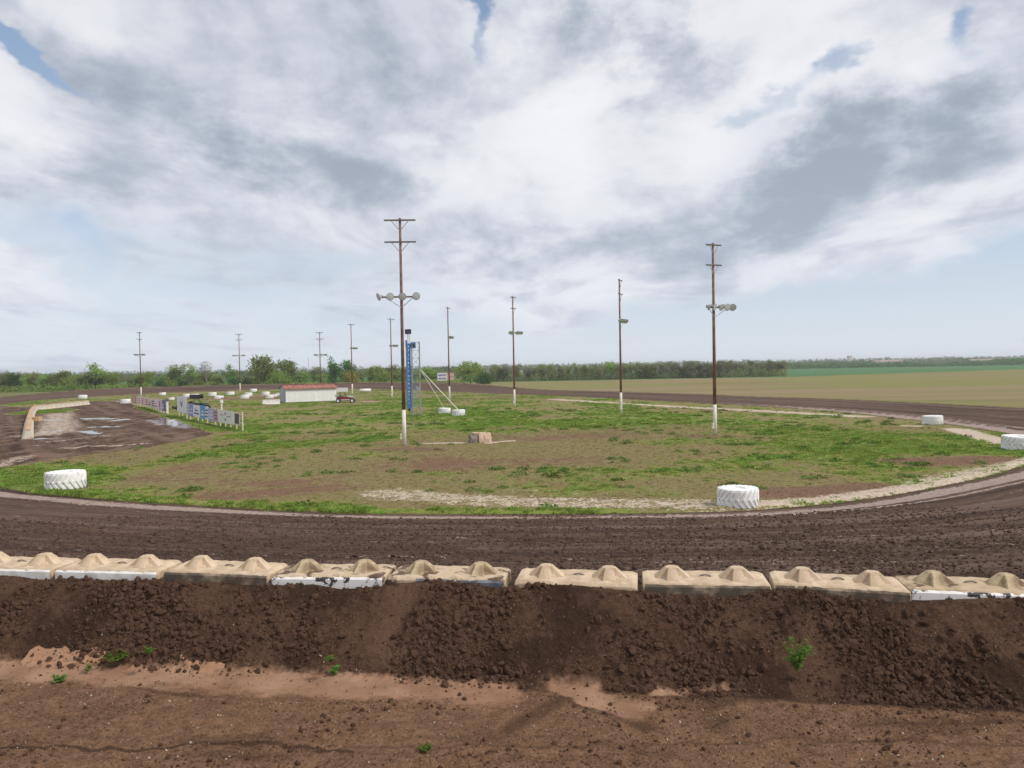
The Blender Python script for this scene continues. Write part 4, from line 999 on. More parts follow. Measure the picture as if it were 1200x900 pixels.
# ------------------------------------------------------------------ broken concrete block in the infield
p = ground_at(563, 518.8)
t = empty('boulder_block', (p.x, p.y+.5, h1(p.x, p.y+.5)-.03), R(18), label="square tan concrete block with a dark notch lying in the middle of the infield", cat='concrete block')
def rough_box(d, seed, cham=.12):
    rn = random.Random(seed); b = MB(); n = 6; x, y, z = d
    prof = [(-y/2, 0), (-y/2*1.02, z*.5), (-y/2+cham*.4, z-cham), (-y/2+cham, z), (y/2-cham, z), (y/2, z-cham), (y/2, 0)]; m = len(prof); vs = []
    for i in range(n+1):
        for (a, c) in prof: vs.append((-x/2+x*i/n+rn.uniform(-.03, .03), a+rn.uniform(-.03, .03), c+rn.uniform(-.035, .035)))
    b.add(vs, [(i*m+j, i*m+(j+1) % m, (i+1)*m+(j+1) % m, (i+1)*m+j) for i in range(n) for j in range(m)]+[tuple(range(m-1, -1, -1)), tuple(n*m+j for j in range(m))])
    b.f = [tuple(reversed(f)) for f in b.f]; return b
M_RUST = mat("pinkish_concrete", (.50, .33, .24), .9, (.60, .47, .36), 2.5, .4, 25)
o = rough_box((.98, .9, .72), 4).build('right_half', M_RUST, t, loc=(.27, 0, 0))
o = rough_box((.62, .85, .66), 5).build('left_half', M_GREYSIDE, t, loc=(-.55, .05, 0))
o = rough_box((1.1, .7, .12), 6, .03).build('top_slab', M_CONC, t, loc=(-.1, .05, .665))

# ------------------------------------------------------------------ small winged race cars
def race_car(px, py, rz, label, body, body2, wing, z=None, sc=1.0, number=False):
    p = ground_at(px, py); t = empty('race_car', (p.x, p.y, h1(p.x, p.y)), rz, label=label, cat='race car'); t.scale = (sc,)*3
    wr = MB(); wr.lathe([(.18, -.13), (.27, -.15), (.31, -.11), (.32, 0), (.31, .11), (.27, .15), (.18, .13)], 18, Matrix.Rotation(math.pi/2, 4, 'X')); wm = wr.mesh('tyre', True); wm.materials.append(M_RUBBER)
    rr = MB(); rr.lathe([(.001, -.06), (.17, -.12), (.185, -.12), (.185, .12), (.17, .12), (.001, .06)], 14, Matrix.Rotation(math.pi/2, 4, 'X')); rm = rr.mesh('rim'); rm.materials.append(M_WHITEBODY)
    for x in (-.95, .95):
        for y in (-.68, .68):
            w = empty('wheel', (x, y, .32)); w.parent = t; link('tyre', wm, None, w); link('rim', rm, None, w)
    b = MB(); n = 8; secs = [(-1.25, .18, .45, .72), (-.9, .26, .32, .88), (-.3, .30, .28, .92), (.3, .30, .28, .80), (.9, .24, .28, .66), (1.35, .12, .30, .50)]; vs = []
    for x, hw_, z0, z1 in secs: vs += [(x, -hw_, z0), (x, hw_, z0), (x, hw_*1.0, z1-.08), (x, hw_*.6, z1), (x, -hw_*.6, z1), (x, -hw_, z1-.08)]
    b.add(vs, [(i*6+j, i*6+(j+1) % 6, (i+1)*6+(j+1) % 6, (i+1)*6+j) for i in range(5) for j in range(6)]+[(5, 4, 3, 2, 1, 0), (30, 31, 32, 33, 34, 35)]); b.build('body', body, t)
    b = MB(); b.box((.55, 0, .88), (.9, .62, .10), Euler((0, R(8), 0)), bev=.02); b.build('hood', body2, t)
    b = MB(); b.box((-1.15, 0, 1.0), (.5, .5, .34), bev=.06); b.build('tail_tank', body2, t)
    b = MB()
    for s in (-.3, .3): b.tube([(-.75, s, .6), (-.7, s*.9, 1.45), (-.15, s*.9, 1.5), (.25, s, .75)], .03, 6)
    b.tube([(-.7, -.27, 1.45), (-.7, .27, 1.45)], .03, 6); b.tube([(-.15, -.27, 1.5), (-.15, .27, 1.5)], .03, 6); b.build('roll_cage', M_BLACK, t)
    for s in (-1, 1):
        b = MB(); b.box((0, s*.42, .42), (1.2, .06, .10)); b.build('nerf_bar', body2, t)
    b = MB(); b.box((-.4, 0, 1.78), (1.3, 1.25, .05), Euler((0, R(-14), 0))); wg = b.build('top_wing', wing, t)
    for s in (-1, 1):
        b = MB(); b.box((-.4, s*.65, 1.80), (1.45, .03, .55)); sp = b.build('wing_side_panel', wing if not number else M_WHITEBODY, t)
    b = MB(); b.box((1.2, 0, .78), (.42, .7, .04), Euler((0, R(-14), 0))); b.build('front_wing', wing, t)
    return t
race_car(405, 472, R(8), "small red and white winged race car parked at the right end of the shed", M_RED, M_WHITEBODY, M_WHITEBODY, sc=1.3)
race_car(234, 480, R(5), "small black winged race car behind the right banner fence", M_BLACK, M_BLACK, M_BLACK, sc=1.15)
p = ground_at(205, 480)
def junk(p, label):
    t = empty('tyre_heap', (p.x, p.y, h1(p.x, p.y)), label=label, cat='tyre heap')
    me = None
    rn = random.Random(2)
    for k in range(5):
        b = MB(); b.lathe([(.2, -.1), (.33, -.11), (.37, 0), (.33, .11), (.2, .1)], 16, closed=True)
        o = b.build('old_tyre', M_RUBBER, t, True, loc=(rn.uniform(-.7, .7), rn.uniform(-.3, .3), .13+.2*(k//2))); o.rotation_euler = (rn.uniform(-.3, .3), rn.uniform(-.3, .3), 0)
junk(p, "low dark heap of old tyres between the two banner fences")

# ------------------------------------------------------------------ trees
def tree_proto(kind, seed):
    rn = random.Random(seed); nr_ = np.random.default_rng(seed)
    P_ = dict(bushy=(9, 5.0, .16, .30, 2600, .42), olive=(9.5, 3.8, .30, .20, 1050, .40), dark=(12, 4.6, .2, .3, 2900, .45), bare=(9.5, 3.6, .3, .17, 520, .26), tall=(13, 5.2, .28, .3, 2900, .42), cedar=(4.5, 2.0, .02, .12, 1300, .34), sparse=(10.5, 3.8, .36, .16, 1300, .50), shrub=(4.2, 3.2, .05, .1, 1500, .36))[kind]
    H, Rc, zb, tr, nl, ls = P_
    b = MB(); tips = []
    def limb(p, d, L_, r, lev):
        n = 4; pts = [p]; rs = [r]; dd = Vector(d)
        for i in range(n):
            dd = (dd+Vector((rn.gauss(0, .16), rn.gauss(0, .16), rn.gauss(.05, .10)))).normalized(); pts.append(pts[-1]+dd*L_/n); rs.append(r*(1-.72*(i+1)/n))
        b.tube(pts, rs, 5 if lev < 2 else 3, cap=False)
        if lev >= 2: tips.append(pts[-1]); tips.append(pts[2])
        if lev < 3:
            for k in range({0: 6, 1: 4, 2: 3}[lev] if kind != 'bare' or lev < 2 else 5):
                j = rn.randint(1 if lev else 2, n); a = rn.uniform(0, 2*math.pi); up = rn.uniform(.15, .9)
                nd = (Vector((math.cos(a), math.sin(a), up))+dd*.5).normalized()
                limb(pts[j], nd, L_*rn.uniform(.42, .62), rs[j]*.62+.008, lev+1)
    nst = 1 if kind in ('dark', 'tall', 'cedar') else rn.choice((1, 2))
    for s in range(nst):
        limb(Vector((rn.uniform(-.3, .3)*s, rn.uniform(-.3, .3)*s, -.2)), Vector((rn.uniform(-.15, .15), rn.uniform(-.15, .15), 1)).normalized(), H*.62, tr, 0)
    trunk = b.mesh('trunk')
    T = np.array([tuple(t) for t in tips])
    # leaf clumps sit on limb tips and lobes
    if kind in ('cedar', 'shrub', 'bushy'):
        m = 60; a = nr_.uniform(0, 6.28, m); zz_ = nr_.uniform(zb, 1, m)*H
        f = zz_/H
        rad = (Rc*(1-f)**.8 if kind == 'cedar' else Rc*np.sqrt(np.clip(1-((f-.5)/.55)**2, .05, 1)))*nr_.uniform(.4, 1, m)
        T = np.concatenate([T[nr_.integers(0, len(T), 20 if kind == 'bushy' else 3)], np.stack([np.cos(a)*rad*.8, np.sin(a)*rad*.8, zz_*.92], 1)])
    else:
        T = T[T[:, 2] > H*zb]
    if kind in ('tall', 'dark'):
        m = 45; a = nr_.uniform(0, 6.28, m); zz_ = nr_.uniform(.06, .75, m)*H; rad = Rc*.75*nr_.uniform(.3, 1, m)
        T = np.concatenate([T[nr_.integers(0, len(T), 90)], np.stack([np.cos(a)*rad, np.sin(a)*rad, zz_], 1)])
    sel = nr_.integers(0, len(T), nl); spread = .75 if kind != 'bare' else .55
    c = T[sel]+nr_.normal(0, spread, (nl, 3))*np.array([1, 1, .65])
    c[:, 2] = np.clip(c[:, 2], .15, None)
    a1 = nr_.normal(0, 1, (nl, 3)); a1 /= np.linalg.norm(a1, axis=1)[:, None]; a2 = np.cross(a1, nr_.normal(0, 1, (nl, 3))); a2 /= np.linalg.norm(a2, axis=1)[:, None]
    sz = ls*nr_.uniform(.35, 1, (nl, 1)); 
    V_ = np.stack([c-a1*sz, c+a2*sz*.55, c+a1*sz, c-a2*sz*.55], 1).reshape(-1, 3)
    crown = big_mesh('crown', V_, np.arange(nl*4).reshape(-1, 4), smooth=False)
    zmax = V_[:, 2].max()
    for me_ in (trunk, crown): me_.transform(Matrix.Scale(H/zmax, 4))
    return trunk, crown, H
PROTO = {}
for kind, seeds, leaf, bark in (('bushy', (1, 2, 3), L_GREEN, M_BARK), ('olive', (4, 5, 6, 14), L_OLIVE, M_BARK), ('dark', (7, 8), L_DARK, M_BARK), ('bare', (9, 10), L_GREY, M_BARK_PALE), ('tall', (11, 16), L_GREEN, M_BARK), ('cedar', (12, 13), L_DARK, M_BARK), ('sparse', (17, 18, 19), L_GREEN, M_BARK), ('shrub', (20, 21), L_GREEN, M_BARK)):
    PROTO[kind] = []
    for s in seeds:
        tr_, cr_, H_ = tree_proto(kind, s); tr_.materials.append(bark); cr_.materials.append(leaf); PROTO[kind].append((tr_, cr_, H_))
def tree(kind, x, y, h, label, group, wide=1.0, leaf=None):
    tr_, cr_, H_ = random.choice(PROTO[kind])
    t = empty({'cedar': 'cedar_tree', 'shrub': 'shrub'}.get(kind, 'tree'), (x, y, h1(x, y)-.1), random.uniform(0, 6.28), label=label, cat='shrub' if kind == 'shrub' else 'tree', group=group)
    s = h/H_; t.scale = (s*wide, s*wide, s)
    link('trunk', tr_, None, t); c = link('crown', cr_, None, t)
    if leaf: c.material_slots[0].link = 'OBJECT'; c.material_slots[0].material = leaf
    return t
def col_at(px, D_): return (px-600)/900*D_
rt = random.Random(11)
# individual trees one can pick out: px, distance, px of top, kind, label
def htop(px, py, D_): return CAM_Z+((431.5-(px-600)*.0175)-py)/900*D_
NAMED = [(105, 285, 423.5, 'sparse', "tall open crowned tree standing above the left tree line", 1.5),
 (76, 288, 431.5, 'bushy', "rounded tree just left of the tall open crowned one", .8), (42, 290, 433, 'olive', "pale olive rounded tree in the left tree line", 1.0), (18, 285, 434, 'dark', "dark green tree near the left picture edge", .9), (2, 285, 429, 'bare', "bare twiggy tree at the left picture edge", .9),
 (208, 300, 423, 'sparse', "tall light green tree, first of three left of the tyre cluster", 1.15), (229, 302, 426, 'sparse', "middle light green tree of three behind the black race car", 1.1), (245, 300, 421, 'bare', "thin leaved grey green tree of three behind the black race car", 1.0),
 (270, 300, 425, 'sparse', "slim light green tree behind the light pole among the tyres", .8), (308, 292, 414.5, 'bushy', "tallest broad green tree behind the left end of the shed", 1.0), (336, 296, 419, 'bushy', "broad green tree over the middle of the shed roof", .9), (325, 290, 431, 'shrub', "light green bush between the two broad trees behind the shed", 1.0),
 (393, 292, 416, 'dark', "dark green tall tree right of the shed", .85), (409, 296, 420, 'dark', "second dark green tree, right of the tall dark one", .85), (369, 300, 428, 'olive', "small olive tree behind the slim pale pole", .9), (353, 305, 428, 'bare', "bare grey tree between broad tree and pale pole", .9),
 (412, 286, 432, 'shrub', "yellow leaved bush in front of the dark green trees", .9), (440, 300, 427, 'bushy', "rounded green tree left of the foreground light pole", 1.0), (458, 302, 425.5, 'olive', "olive tree directly behind the thin light pole", 1.0),
 (552, 268, 421.5, 'bushy', "big round fresh green bush tree right of the sign board", 1.15), (567, 262, 434, 'shrub', "low dark round bush in front of the tan field's left end", 1.1),
 (190, 290, 440, 'cedar', "dark wedge shaped cedar above the gap in the banners", 1.6), (215, 292, 441, 'cedar', "dark low cedar left of the light green trees", 1.4), (198, 288, 443.5, 'shrub', "low pale bush in front of the cedars", .8), (232, 288, 443, 'shrub', "bright green low bush below the three light green trees", 1.0),
 (256, 294, 441, 'cedar', "dark cedar left of the tyre light pole", 1.2), (272, 294, 440, 'cedar', "dark cedar just beneath the slim light green tree", 1.2), (289, 294, 440, 'cedar', "dark cedar between light pole and tallest broad tree", 1.3),
 (907, 345, 420.5, 'bare', "bare crowned tree at the right end of the tree line", 1.0), (893, 348, 421.5, 'bare', "bare crowned tree, second from the right end of the tree line", .9), (716, 335, 421, 'sparse', "tree standing above the row left of the right of centre light pole", 1.0), (676, 338, 423, 'sparse', "small tree poking up from the row left of the tall one", .7)]
for px, D_, top, kind, lab, wd in NAMED:
    tree(kind, col_at(px, D_), D_, max(3.0, htop(px, top, D_)), lab, 'trees and bushes beyond the track', wd, L_YEL if 'yellow' in lab else (L_DARK if 'low dark' in lab else None))
GL = 'trees of the left tree line, alike'; GR = 'trees of the right tree line, alike'
x = -25
while x < 180:
    for row in (0, 1):
        D_ = 288+row*16+rt.uniform(-4, 4); px = x+rt.uniform(-3, 3)
        kd = rt.choice(('bushy', 'bushy', 'sparse', 'olive', 'shrub', 'bare', 'bushy')); wd_ = {'bushy': 'rounded fresh green tree', 'sparse': 'light green open crowned tree', 'olive': 'olive green tree', 'shrub': 'broad low green bush', 'bare': 'bare grey twiggy tree'}[kd]
        tree(kd, col_at(px, D_), D_, htop(px, 439.5-rt.uniform(0, 6.5)+2*math.sin(px*.09), D_), wd_+" among those forming the low left tree line", wd_+'s of the left tree line', rt.uniform(.8, 1.1))
    x += rt.uniform(7, 11)
x = 195
while x < 545:
    D_ = 300+rt.uniform(-4, 14); px = x
    gap = 180 < px < 195
    kd = rt.choice(('olive', 'bushy', 'shrub', 'olive', 'bare')); wd_ = {'bushy': 'rounded fresh green tree', 'olive': 'olive green tree', 'shrub': 'broad low green bush', 'bare': 'bare grey twiggy tree'}[kd]
    side = 'behind the shed and far tyres' if px < 420 else 'between the shed and the sign board'
    tree(kd, col_at(px, D_), D_, htop(px, (437 if px < 420 else 431)-rt.uniform(-2, 3), D_), "low "+wd_+" of the tree line "+side, wd_+'s '+side, rt.uniform(.8, 1.1))
    x += rt.uniform(7, 11) if px < 420 else rt.uniform(5, 7.5)
x = 562
while x < 918:
    for row in (0, 1):
        D_ = 332+(x-560)*.03+row*12+rt.uniform(-3, 3); px = x+rt.uniform(-2, 2); k = rt.random()
        hz_ = 431.5-(px-600)*.0175
        kd = rt.choice(('olive', 'olive', 'bare', 'olive', 'bushy')); gy = k < .35
        lb, gp = {('olive', 1): ("greyish budding tree in the even row behind the tan field", 'greyish trees of the right tree line'), ('olive', 0): ("olive green leafed tree in the even row behind the tan field", 'olive trees of the right tree line'),
                  ('bare', 1): ("bare grey twiggy tree in the even row behind the tan field", 'bare grey trees of the right tree line'), ('bare', 0): ("thin olive twiggy tree in the even row behind the tan field", 'thin olive trees of the right tree line'),
                  ('bushy', 1): ("dense grey rounded tree in the even row behind the tan field", 'dense grey trees of the right tree line'), ('bushy', 0): ("dense olive rounded tree in the even row behind the tan field", 'dense olive trees of the right tree line')}[(kd, int(gy))]
        tree(kd, col_at(px, D_), D_, htop(px, hz_-rt.uniform(.5, 7.0), D_), lb, gp, rt.uniform(.75, 1.0), L_GREY if gy else L_OLIVE)
    x += rt.uniform(5.5, 8.0)
# undergrowth beneath the tree lines
def leaf_mass(name, pts, size, m, label, cat):
    n_ = len(pts); a1 = rng.normal(0, 1, (n_, 3)); a1 /= np.linalg.norm(a1, axis=1)[:, None]; a2 = np.cross(a1, rng.normal(0, 1, (n_, 3))); a2 /= np.linalg.norm(a2, axis=1)[:, None]
    sz = (np.asarray(size)*rng.uniform(.5, 1, n_))[:, None]
    V_ = np.stack([pts-a1*sz, pts+a2*sz*.6, pts+a1*sz, pts-a2*sz*.6], 1).reshape(-1, 3)
    o = link(name, big_mesh(name, V_, np.arange(n_*4).reshape(-1, 4), smooth=False), m); tag(o, label, cat, kind='stuff'); return o
def belt(px0, px1, D0, D1, n_, hmax):
    px = rng.uniform(px0, px1, n_); D_ = rng.uniform(D0, D1, n_); x = (px-600)/900*D_; hm = hmax*(.6+.8*np.abs(fbm(x, D_, .12, 3, 401)))
    z = hm*rng.uniform(0, 1, n_)**1.2
    return np.stack([x, D_, z+.0], 1)
leaf_mass('undergrowth', np.concatenate([belt(-40, 178, 280, 296, 9000, 3.4), belt(196, 545, 290, 306, 14000, 2.6)]), .38, L_GREEN, "green undergrowth beneath the left and middle tree lines", 'undergrowth')
leaf_mass('undergrowth', belt(558, 922, 338, 352, 26000, 4.2), .38, L_OLIVE, "grey green undergrowth beneath the right tree line", 'undergrowth')

# far-off woodland and town
def woods(D0, D1, px0, px1, n_, h0, h1_, size, m, label):
    px = rng.uniform(px0, px1, n_); D_ = rng.uniform(D0, D1, n_); x = (px-600)/900*D_
    hm = h0+(h1_-h0)*np.clip(.5+1.3*fbm(x, D_, .012, 4, int(D0) % 97), 0, 1)
    z = height(x, D_, np.zeros(n_), np.full(n_, 500.0))+hm*rng.uniform(0, 1, n_)**.8
    leaf_mass('distant_woodland', np.stack([x, D_, z], 1), size, m, label, 'woodland')
woods(800, 850, 900, 1300, 9000, 2, 7, 1.6, L_DARK, "hazy dark woodland strip on the horizon at the right")
woods(1300, 1450, 850, 1300, 9000, 5, 11, 2.6, L_DARK, "farther blue grey woodland strip on the right horizon")
woods(700, 760, -80, 560, 12000, 3, 8, 1.8, L_DARK, "hazy woodland seen through gaps in the left tree line")
woods(2200, 2500, -100, 1300, 14000, 10, 19, 4.5, L_DARK, "faintest blue woodland along the whole horizon")
M_TOWNW = mat("pale_far_building", (.62, .60, .58), .8); M_TOWNR = mat("reddish_far_roof", (.34, .24, .22), .8)
for px, w, h_, D_, lab, m in ((1041, 34, 7, 1250, "widest pale building of the distant town on the right horizon", M_TOWNW), (1028, 16, 6, 1240, "pale low building at the left of the distant town", M_TOWNW), (1053, 12, 7.5, 1260, "small pale building at the right of the distant town", M_TOWNR), (996, 6, 17, 1500, "tiny tall grain elevator on the horizon", M_TOWNW), (1150, 40, 6, 1290, "long reddish low roof far off at the right", M_TOWNR)):
    x = col_at(px, D_); z = h1(x, D_)
    t = empty('distant_building', (x, D_, z), label=lab, cat='building'); 
    b = MB(); b.box((0, 0, h_/2), (w, 12, h_)); b.build('wall', m, t)
    b = MB(); b.add([(-w/2-.4, -6.4, h_), (w/2+.4, -6.4, h_), (w/2+.4, 6.4, h_), (-w/2-.4, 6.4, h_), (-w/2-.4, 0, h_+1.8), (w/2+.4, 0, h_+1.8)], [(0, 1, 5, 4), (2, 3, 4, 5), (1, 2, 5), (3, 0, 4), (3, 2, 1, 0)]); b.build('roof', M_TOWNR, t)

# ------------------------------------------------------------------ scatter: clods, chips, grass tufts
def scatter(name, P, scl, rot, protos, label, cat):
    me = bpy.data.meshes.new(name); me.vertices.add(len(P)); me.vertices.foreach_set('co', P.astype(np.float32).ravel())
    a = me.attributes.new('scl', 'FLOAT_VECTOR', 'POINT'); a.data.foreach_set('vector', scl.astype(np.float32).ravel())
    a = me.attributes.new('rot', 'FLOAT_VECTOR', 'POINT'); a.data.foreach_set('vector', rot.astype(np.float32).ravel())
    a = me.attributes.new('pick', 'INT', 'POINT'); a.data.foreach_set('value', rng.integers(0, len(protos), len(P)).astype(np.int32))
    o = bpy.data.objects.new(name, me); C.objects.link(o); tag(o, label, cat, kind='stuff')
    col = bpy.data.collections.new(name+'_shapes')
    for i, (pm, mm) in enumerate(protos):
        if not pm.materials: pm.materials.append(mm)
        po = bpy.data.objects.new('%s_shape' % name, pm); col.objects.link(po)
    g = bpy.data.node_groups.new(name, 'GeometryNodeTree')
    g.interface.new_socket('Geometry', in_out='INPUT', socket_type='NodeSocketGeometry'); g.interface.new_socket('Geometry', in_out='OUTPUT', socket_type='NodeSocketGeometry')
    n = g.nodes; l = g.links; gi = n.new('NodeGroupInput'); go = n.new('NodeGroupOutput')
    ci = n.new('GeometryNodeCollectionInfo'); ci.inputs['Collection'].default_value = col; ci.inputs['Separate Children'].default_value = True; ci.inputs['Reset Children'].default_value = True
    ip = n.new('GeometryNodeInstanceOnPoints'); ip.inputs['Pick Instance'].default_value = True
    def na(nm, ty):
        k = n.new('GeometryNodeInputNamedAttribute'); k.data_type = ty; k.inputs['Name'].default_value = nm; return k.outputs['Attribute']
    l.new(gi.outputs[0], ip.inputs['Points']); l.new(ci.outputs[0], ip.inputs['Instance']); l.new(na('pick', 'INT'), ip.inputs['Instance Index'])
    er = n.new('FunctionNodeEulerToRotation'); l.new(na('rot', 'FLOAT_VECTOR'), er.inputs[0]); l.new(er.outputs[0], ip.inputs['Rotation'])
    l.new(na('scl', 'FLOAT_VECTOR'), ip.inputs['Scale']); l.new(ip.outputs[0], go.inputs[0])
    md = o.modifiers.new('scatter', 'NODES'); md.node_group = g
    return o
def clod_mesh(seed):
    import bmesh
    bm = bmesh.new(); bmesh.ops.create_icosphere(bm, subdivisions=2, radius=1); rn = random.Random(seed)
    off = Vector((seed*3.1, 1.7, 2.2))
    from mathutils import noise
    for v in bm.verts: v.co *= 1+.38*noise.noise(v.co*1.3+off)+.22*noise.noise(v.co*3+off)
    for v in bm.verts: v.co.z *= .75
    me = bpy.data.meshes.new('clod'); bm.to_mesh(me); bm.free(); return me
def zfull(x, y):
    r = np.hypot(x, y); th = np.arctan2(x, y); res = {}
    for w_, (rs, ths, F) in enumerate(LUT):
        k = (r <= rs1[-1]) if w_ == 0 else (r > rs1[-1])
        i = np.clip(np.searchsorted(rs, r[k])-1, 0, len(rs)-2); fi = np.clip((r[k]-rs[i])/(rs[i+1]-rs[i]), 0, 1)
        tj = (th[k]-ths[0])/(ths[1]-ths[0]); j = np.clip(tj.astype(int), 0, len(ths)-2); fj = np.clip(tj-j, 0, 1)
        for nm, a in F.items():
            res.setdefault(nm, np.zeros(len(x)))[k] = (a[i, j]*(1-fi)*(1-fj)+a[i+1, j]*fi*(1-fj)+a[i, j+1]*(1-fi)*fj+a[i+1, j+1]*fi*fj)
    return res['z'], res['V'], res
clods = [(clod_mesh(s), M_CLOD) for s in range(5)]
n_ = 70000
s_al = rng.uniform(-9.5, 8, n_); qq = np.where(rng.random(n_) < .6, rng.uniform(.02, 1.5, n_), rng.uniform(1.3, 3.9, n_))
x = s_al*1.0+LN[0]*qq; y = LY0+LS*s_al+LN[1]*qq
dens = np.clip(.35+2.4*fbm(x, y, .6, 3, 99), .04, 1)*np.where(qq > 1.5, .45, 1)
z, V_, M_ = zfull(x, y)
keep = (rng.random(n_) < dens*np.where(M_['pale'] > .3, .12, 1)); x, y, z, qk = x[keep], y[keep], z[keep], qq[keep]
sz = np.exp(rng.normal(math.log(.012), .75, len(x))); sz = np.clip(sz, .004, .062)*np.where(qk > 1.5, .55, 1)
scatter('soil_clods', np.stack([x, y, z+sz*.2], 1), np.stack([sz, sz*.9, sz*.8], 1), rng.uniform(0, 6.28, (len(x), 3)), clods, "dark brown clods crumbling down the embankment", 'clods')
n_ = 60000; x = rng.uniform(-8.5, 8.5, n_); y = rng.uniform(7.0, 12.2, n_); z, V_, M_ = zfull(x, y); q_ = qdist(x, y)
k = (q_ > .05) & (rng.random(n_) < np.where(M_['pale'] > .3, .10, .45+1.5*np.clip(fbm(x, y, 1.1, 3, 371), -.25, .5))); x, y, z = x[k], y[k], z[k]; sz = np.clip(np.exp(rng.normal(math.log(.0055), .45, len(x))), .003, .016)
scatter('soil_crumbs', np.stack([x, y, z+sz*.3], 1), np.stack([sz*1.3, sz, sz*.8], 1), rng.uniform(0, 6.28, (len(x), 3)), [(clod_mesh(s+60), M_CRUMB) for s in range(4)], "fine reddish brown crumbs of soil over the near ground", 'crumbs')
# clods on the racing surface
n_ = 60000
r_ = rng.uniform(12.6, 30, n_)**1.0; th = rng.uniform(-37*DEG, 37*DEG, n_); x = r_*np.sin(th); y = r_*np.cos(th); z, V_, M_ = zfull(x, y)
keep = (M_['trk'] > .5) & (M_['pale'] < .3) & (rng.random(n_) < .3+.7*np.clip(.5+fbm(x, y, .5, 3, 311)*1.5, 0, 1)); x, y, z, r_ = x[keep], y[keep], z[keep], r_[keep]
sz = np.exp(rng.normal(math.log(.016), .5, len(x))); sz = np.clip(sz, .007, .06)
M_CLOD2 = mat("track_clod", (.056, .035, .027), .95, (.130, .086, .068), 9.0, .5, 40, spec=.05)
scatter('track_clods', np.stack([x, y, z+sz*.1], 1), np.stack([sz*1.2, sz*1.2, sz*.7], 1), rng.uniform(0, 6.28, (len(x), 3)), [(clod_mesh(s+20), M_CLOD2) for s in range(4)], "small loose clods over the churned dirt track", 'clods')
# chips and straw
n_ = 2200; x = rng.uniform(-8, 8, n_); y = rng.uniform(7.4, 11.2, n_); z, V_, M_ = zfull(x, y); q_ = qdist(x, y); k = (q_ > .15) & (rng.random(n_) < np.where(q_ > 1.4, .9, .35)); x, y, z = x[k], y[k], z[k]
sz = np.exp(rng.normal(math.log(.0045), .45, len(x)))
scatter('stone_chips', np.stack([x, y, z+.004], 1), np.stack([sz*1.5, sz, sz*.7], 1), rng.uniform(0, 6.28, (len(x), 3)), [(clod_mesh(s+40), M_CHIP) for s in range(2)], "pale stone chips and straw bits on the soil", 'stone chips')
def tuft_mesh(seed, nb_, h_, sp):
    rn = random.Random(seed); b = MB()
    for i in range(nb_):
        a = rn.uniform(0, 6.28); r0 = rn.uniform(0, sp); x0, y0 = r0*math.cos(a), r0*math.sin(a); hh_ = h_*rn.uniform(.5, 1); lean = rn.uniform(.1, .6)*hh_; w = .012; a2 = a+rn.uniform(-1, 1)
        dx_, dy_ = math.cos(a2), math.sin(a2); px_, py_ = -dy_*w, dx_*w
        b.add([(x0-px_, y0-py_, -.02), (x0+px_, y0+py_, -.02), (x0+dx_*lean*.4+px_*.8, y0+dy_*lean*.4+py_*.8, hh_*.6), (x0+dx_*lean*.4-px_*.8, y0+dy_*lean*.4-py_*.8, hh_*.6), (x0+dx_*lean, y0+dy_*lean, hh_)], [(0, 1, 2, 3), (3, 2, 4)])
    return b.mesh('tuft')
n_ = 300000
r_ = rng.uniform(28**1.4, 240**1.4, n_)**(1/1.4); th = rng.uniform(-36*DEG, 36*DEG, n_); x = r_*np.sin(th); y = r_*np.cos(th); z, V_, M_ = zfull(x, y)
g_ = M_['green']+.5*fbm(x, y, 1.3, 4, 331)
pr = .75*ss(g_, .25, .95)*(V_ < .15)*(1-np.clip(M_['pale']*1.2, 0, 1))*(1-M_['wet'])
keep = rng.random(n_) < pr; x, y, z, g_, r_ = x[keep], y[keep], z[keep], g_[keep], r_[keep]
sz = (.55+.9*rng.random(len(x)))*np.clip(.55+.5*g_, .5, 1.3)*(1+r_/130)
gt = [(tuft_mesh(s, 16, .12, .13), L_GRASS) for s in range(4)]
rt0 = np.zeros((len(x), 3)); rt0[:, 2] = rng.uniform(0, 6.28, len(x))
scatter('grass', np.stack([x, y, z], 1), np.stack([sz*1.2, sz*1.2, sz*.55], 1), rt0, gt, "green grass tufts covering the infield", 'grass')
# thatch
n_ = 90000; r_ = np.sqrt(rng.uniform(29**2, 75**2, n_)); th = rng.uniform(-36*DEG, 36*DEG, n_); x = r_*np.sin(th); y = r_*np.cos(th); z, V_, M_ = zfull(x, y)
keep = (V_ < -.3) & (M_['dark'] < .3) & (M_['pale'] < .4) & (rng.random(n_) < .55); x, y, z = x[keep], y[keep], z[keep]
sz = .5+.6*rng.random(len(x)); rt0 = np.zeros((len(x), 3)); rt0[:, 2] = rng.uniform(0, 6.28, len(x))
scatter('dry_grass', np.stack([x, y, z], 1), np.stack([sz, sz, sz*.5], 1), rt0, [(tuft_mesh(s+9, 12, .08, .14), L_DRY) for s in range(3)], "dry straw coloured grass thatch between the green patches", 'dry grass')
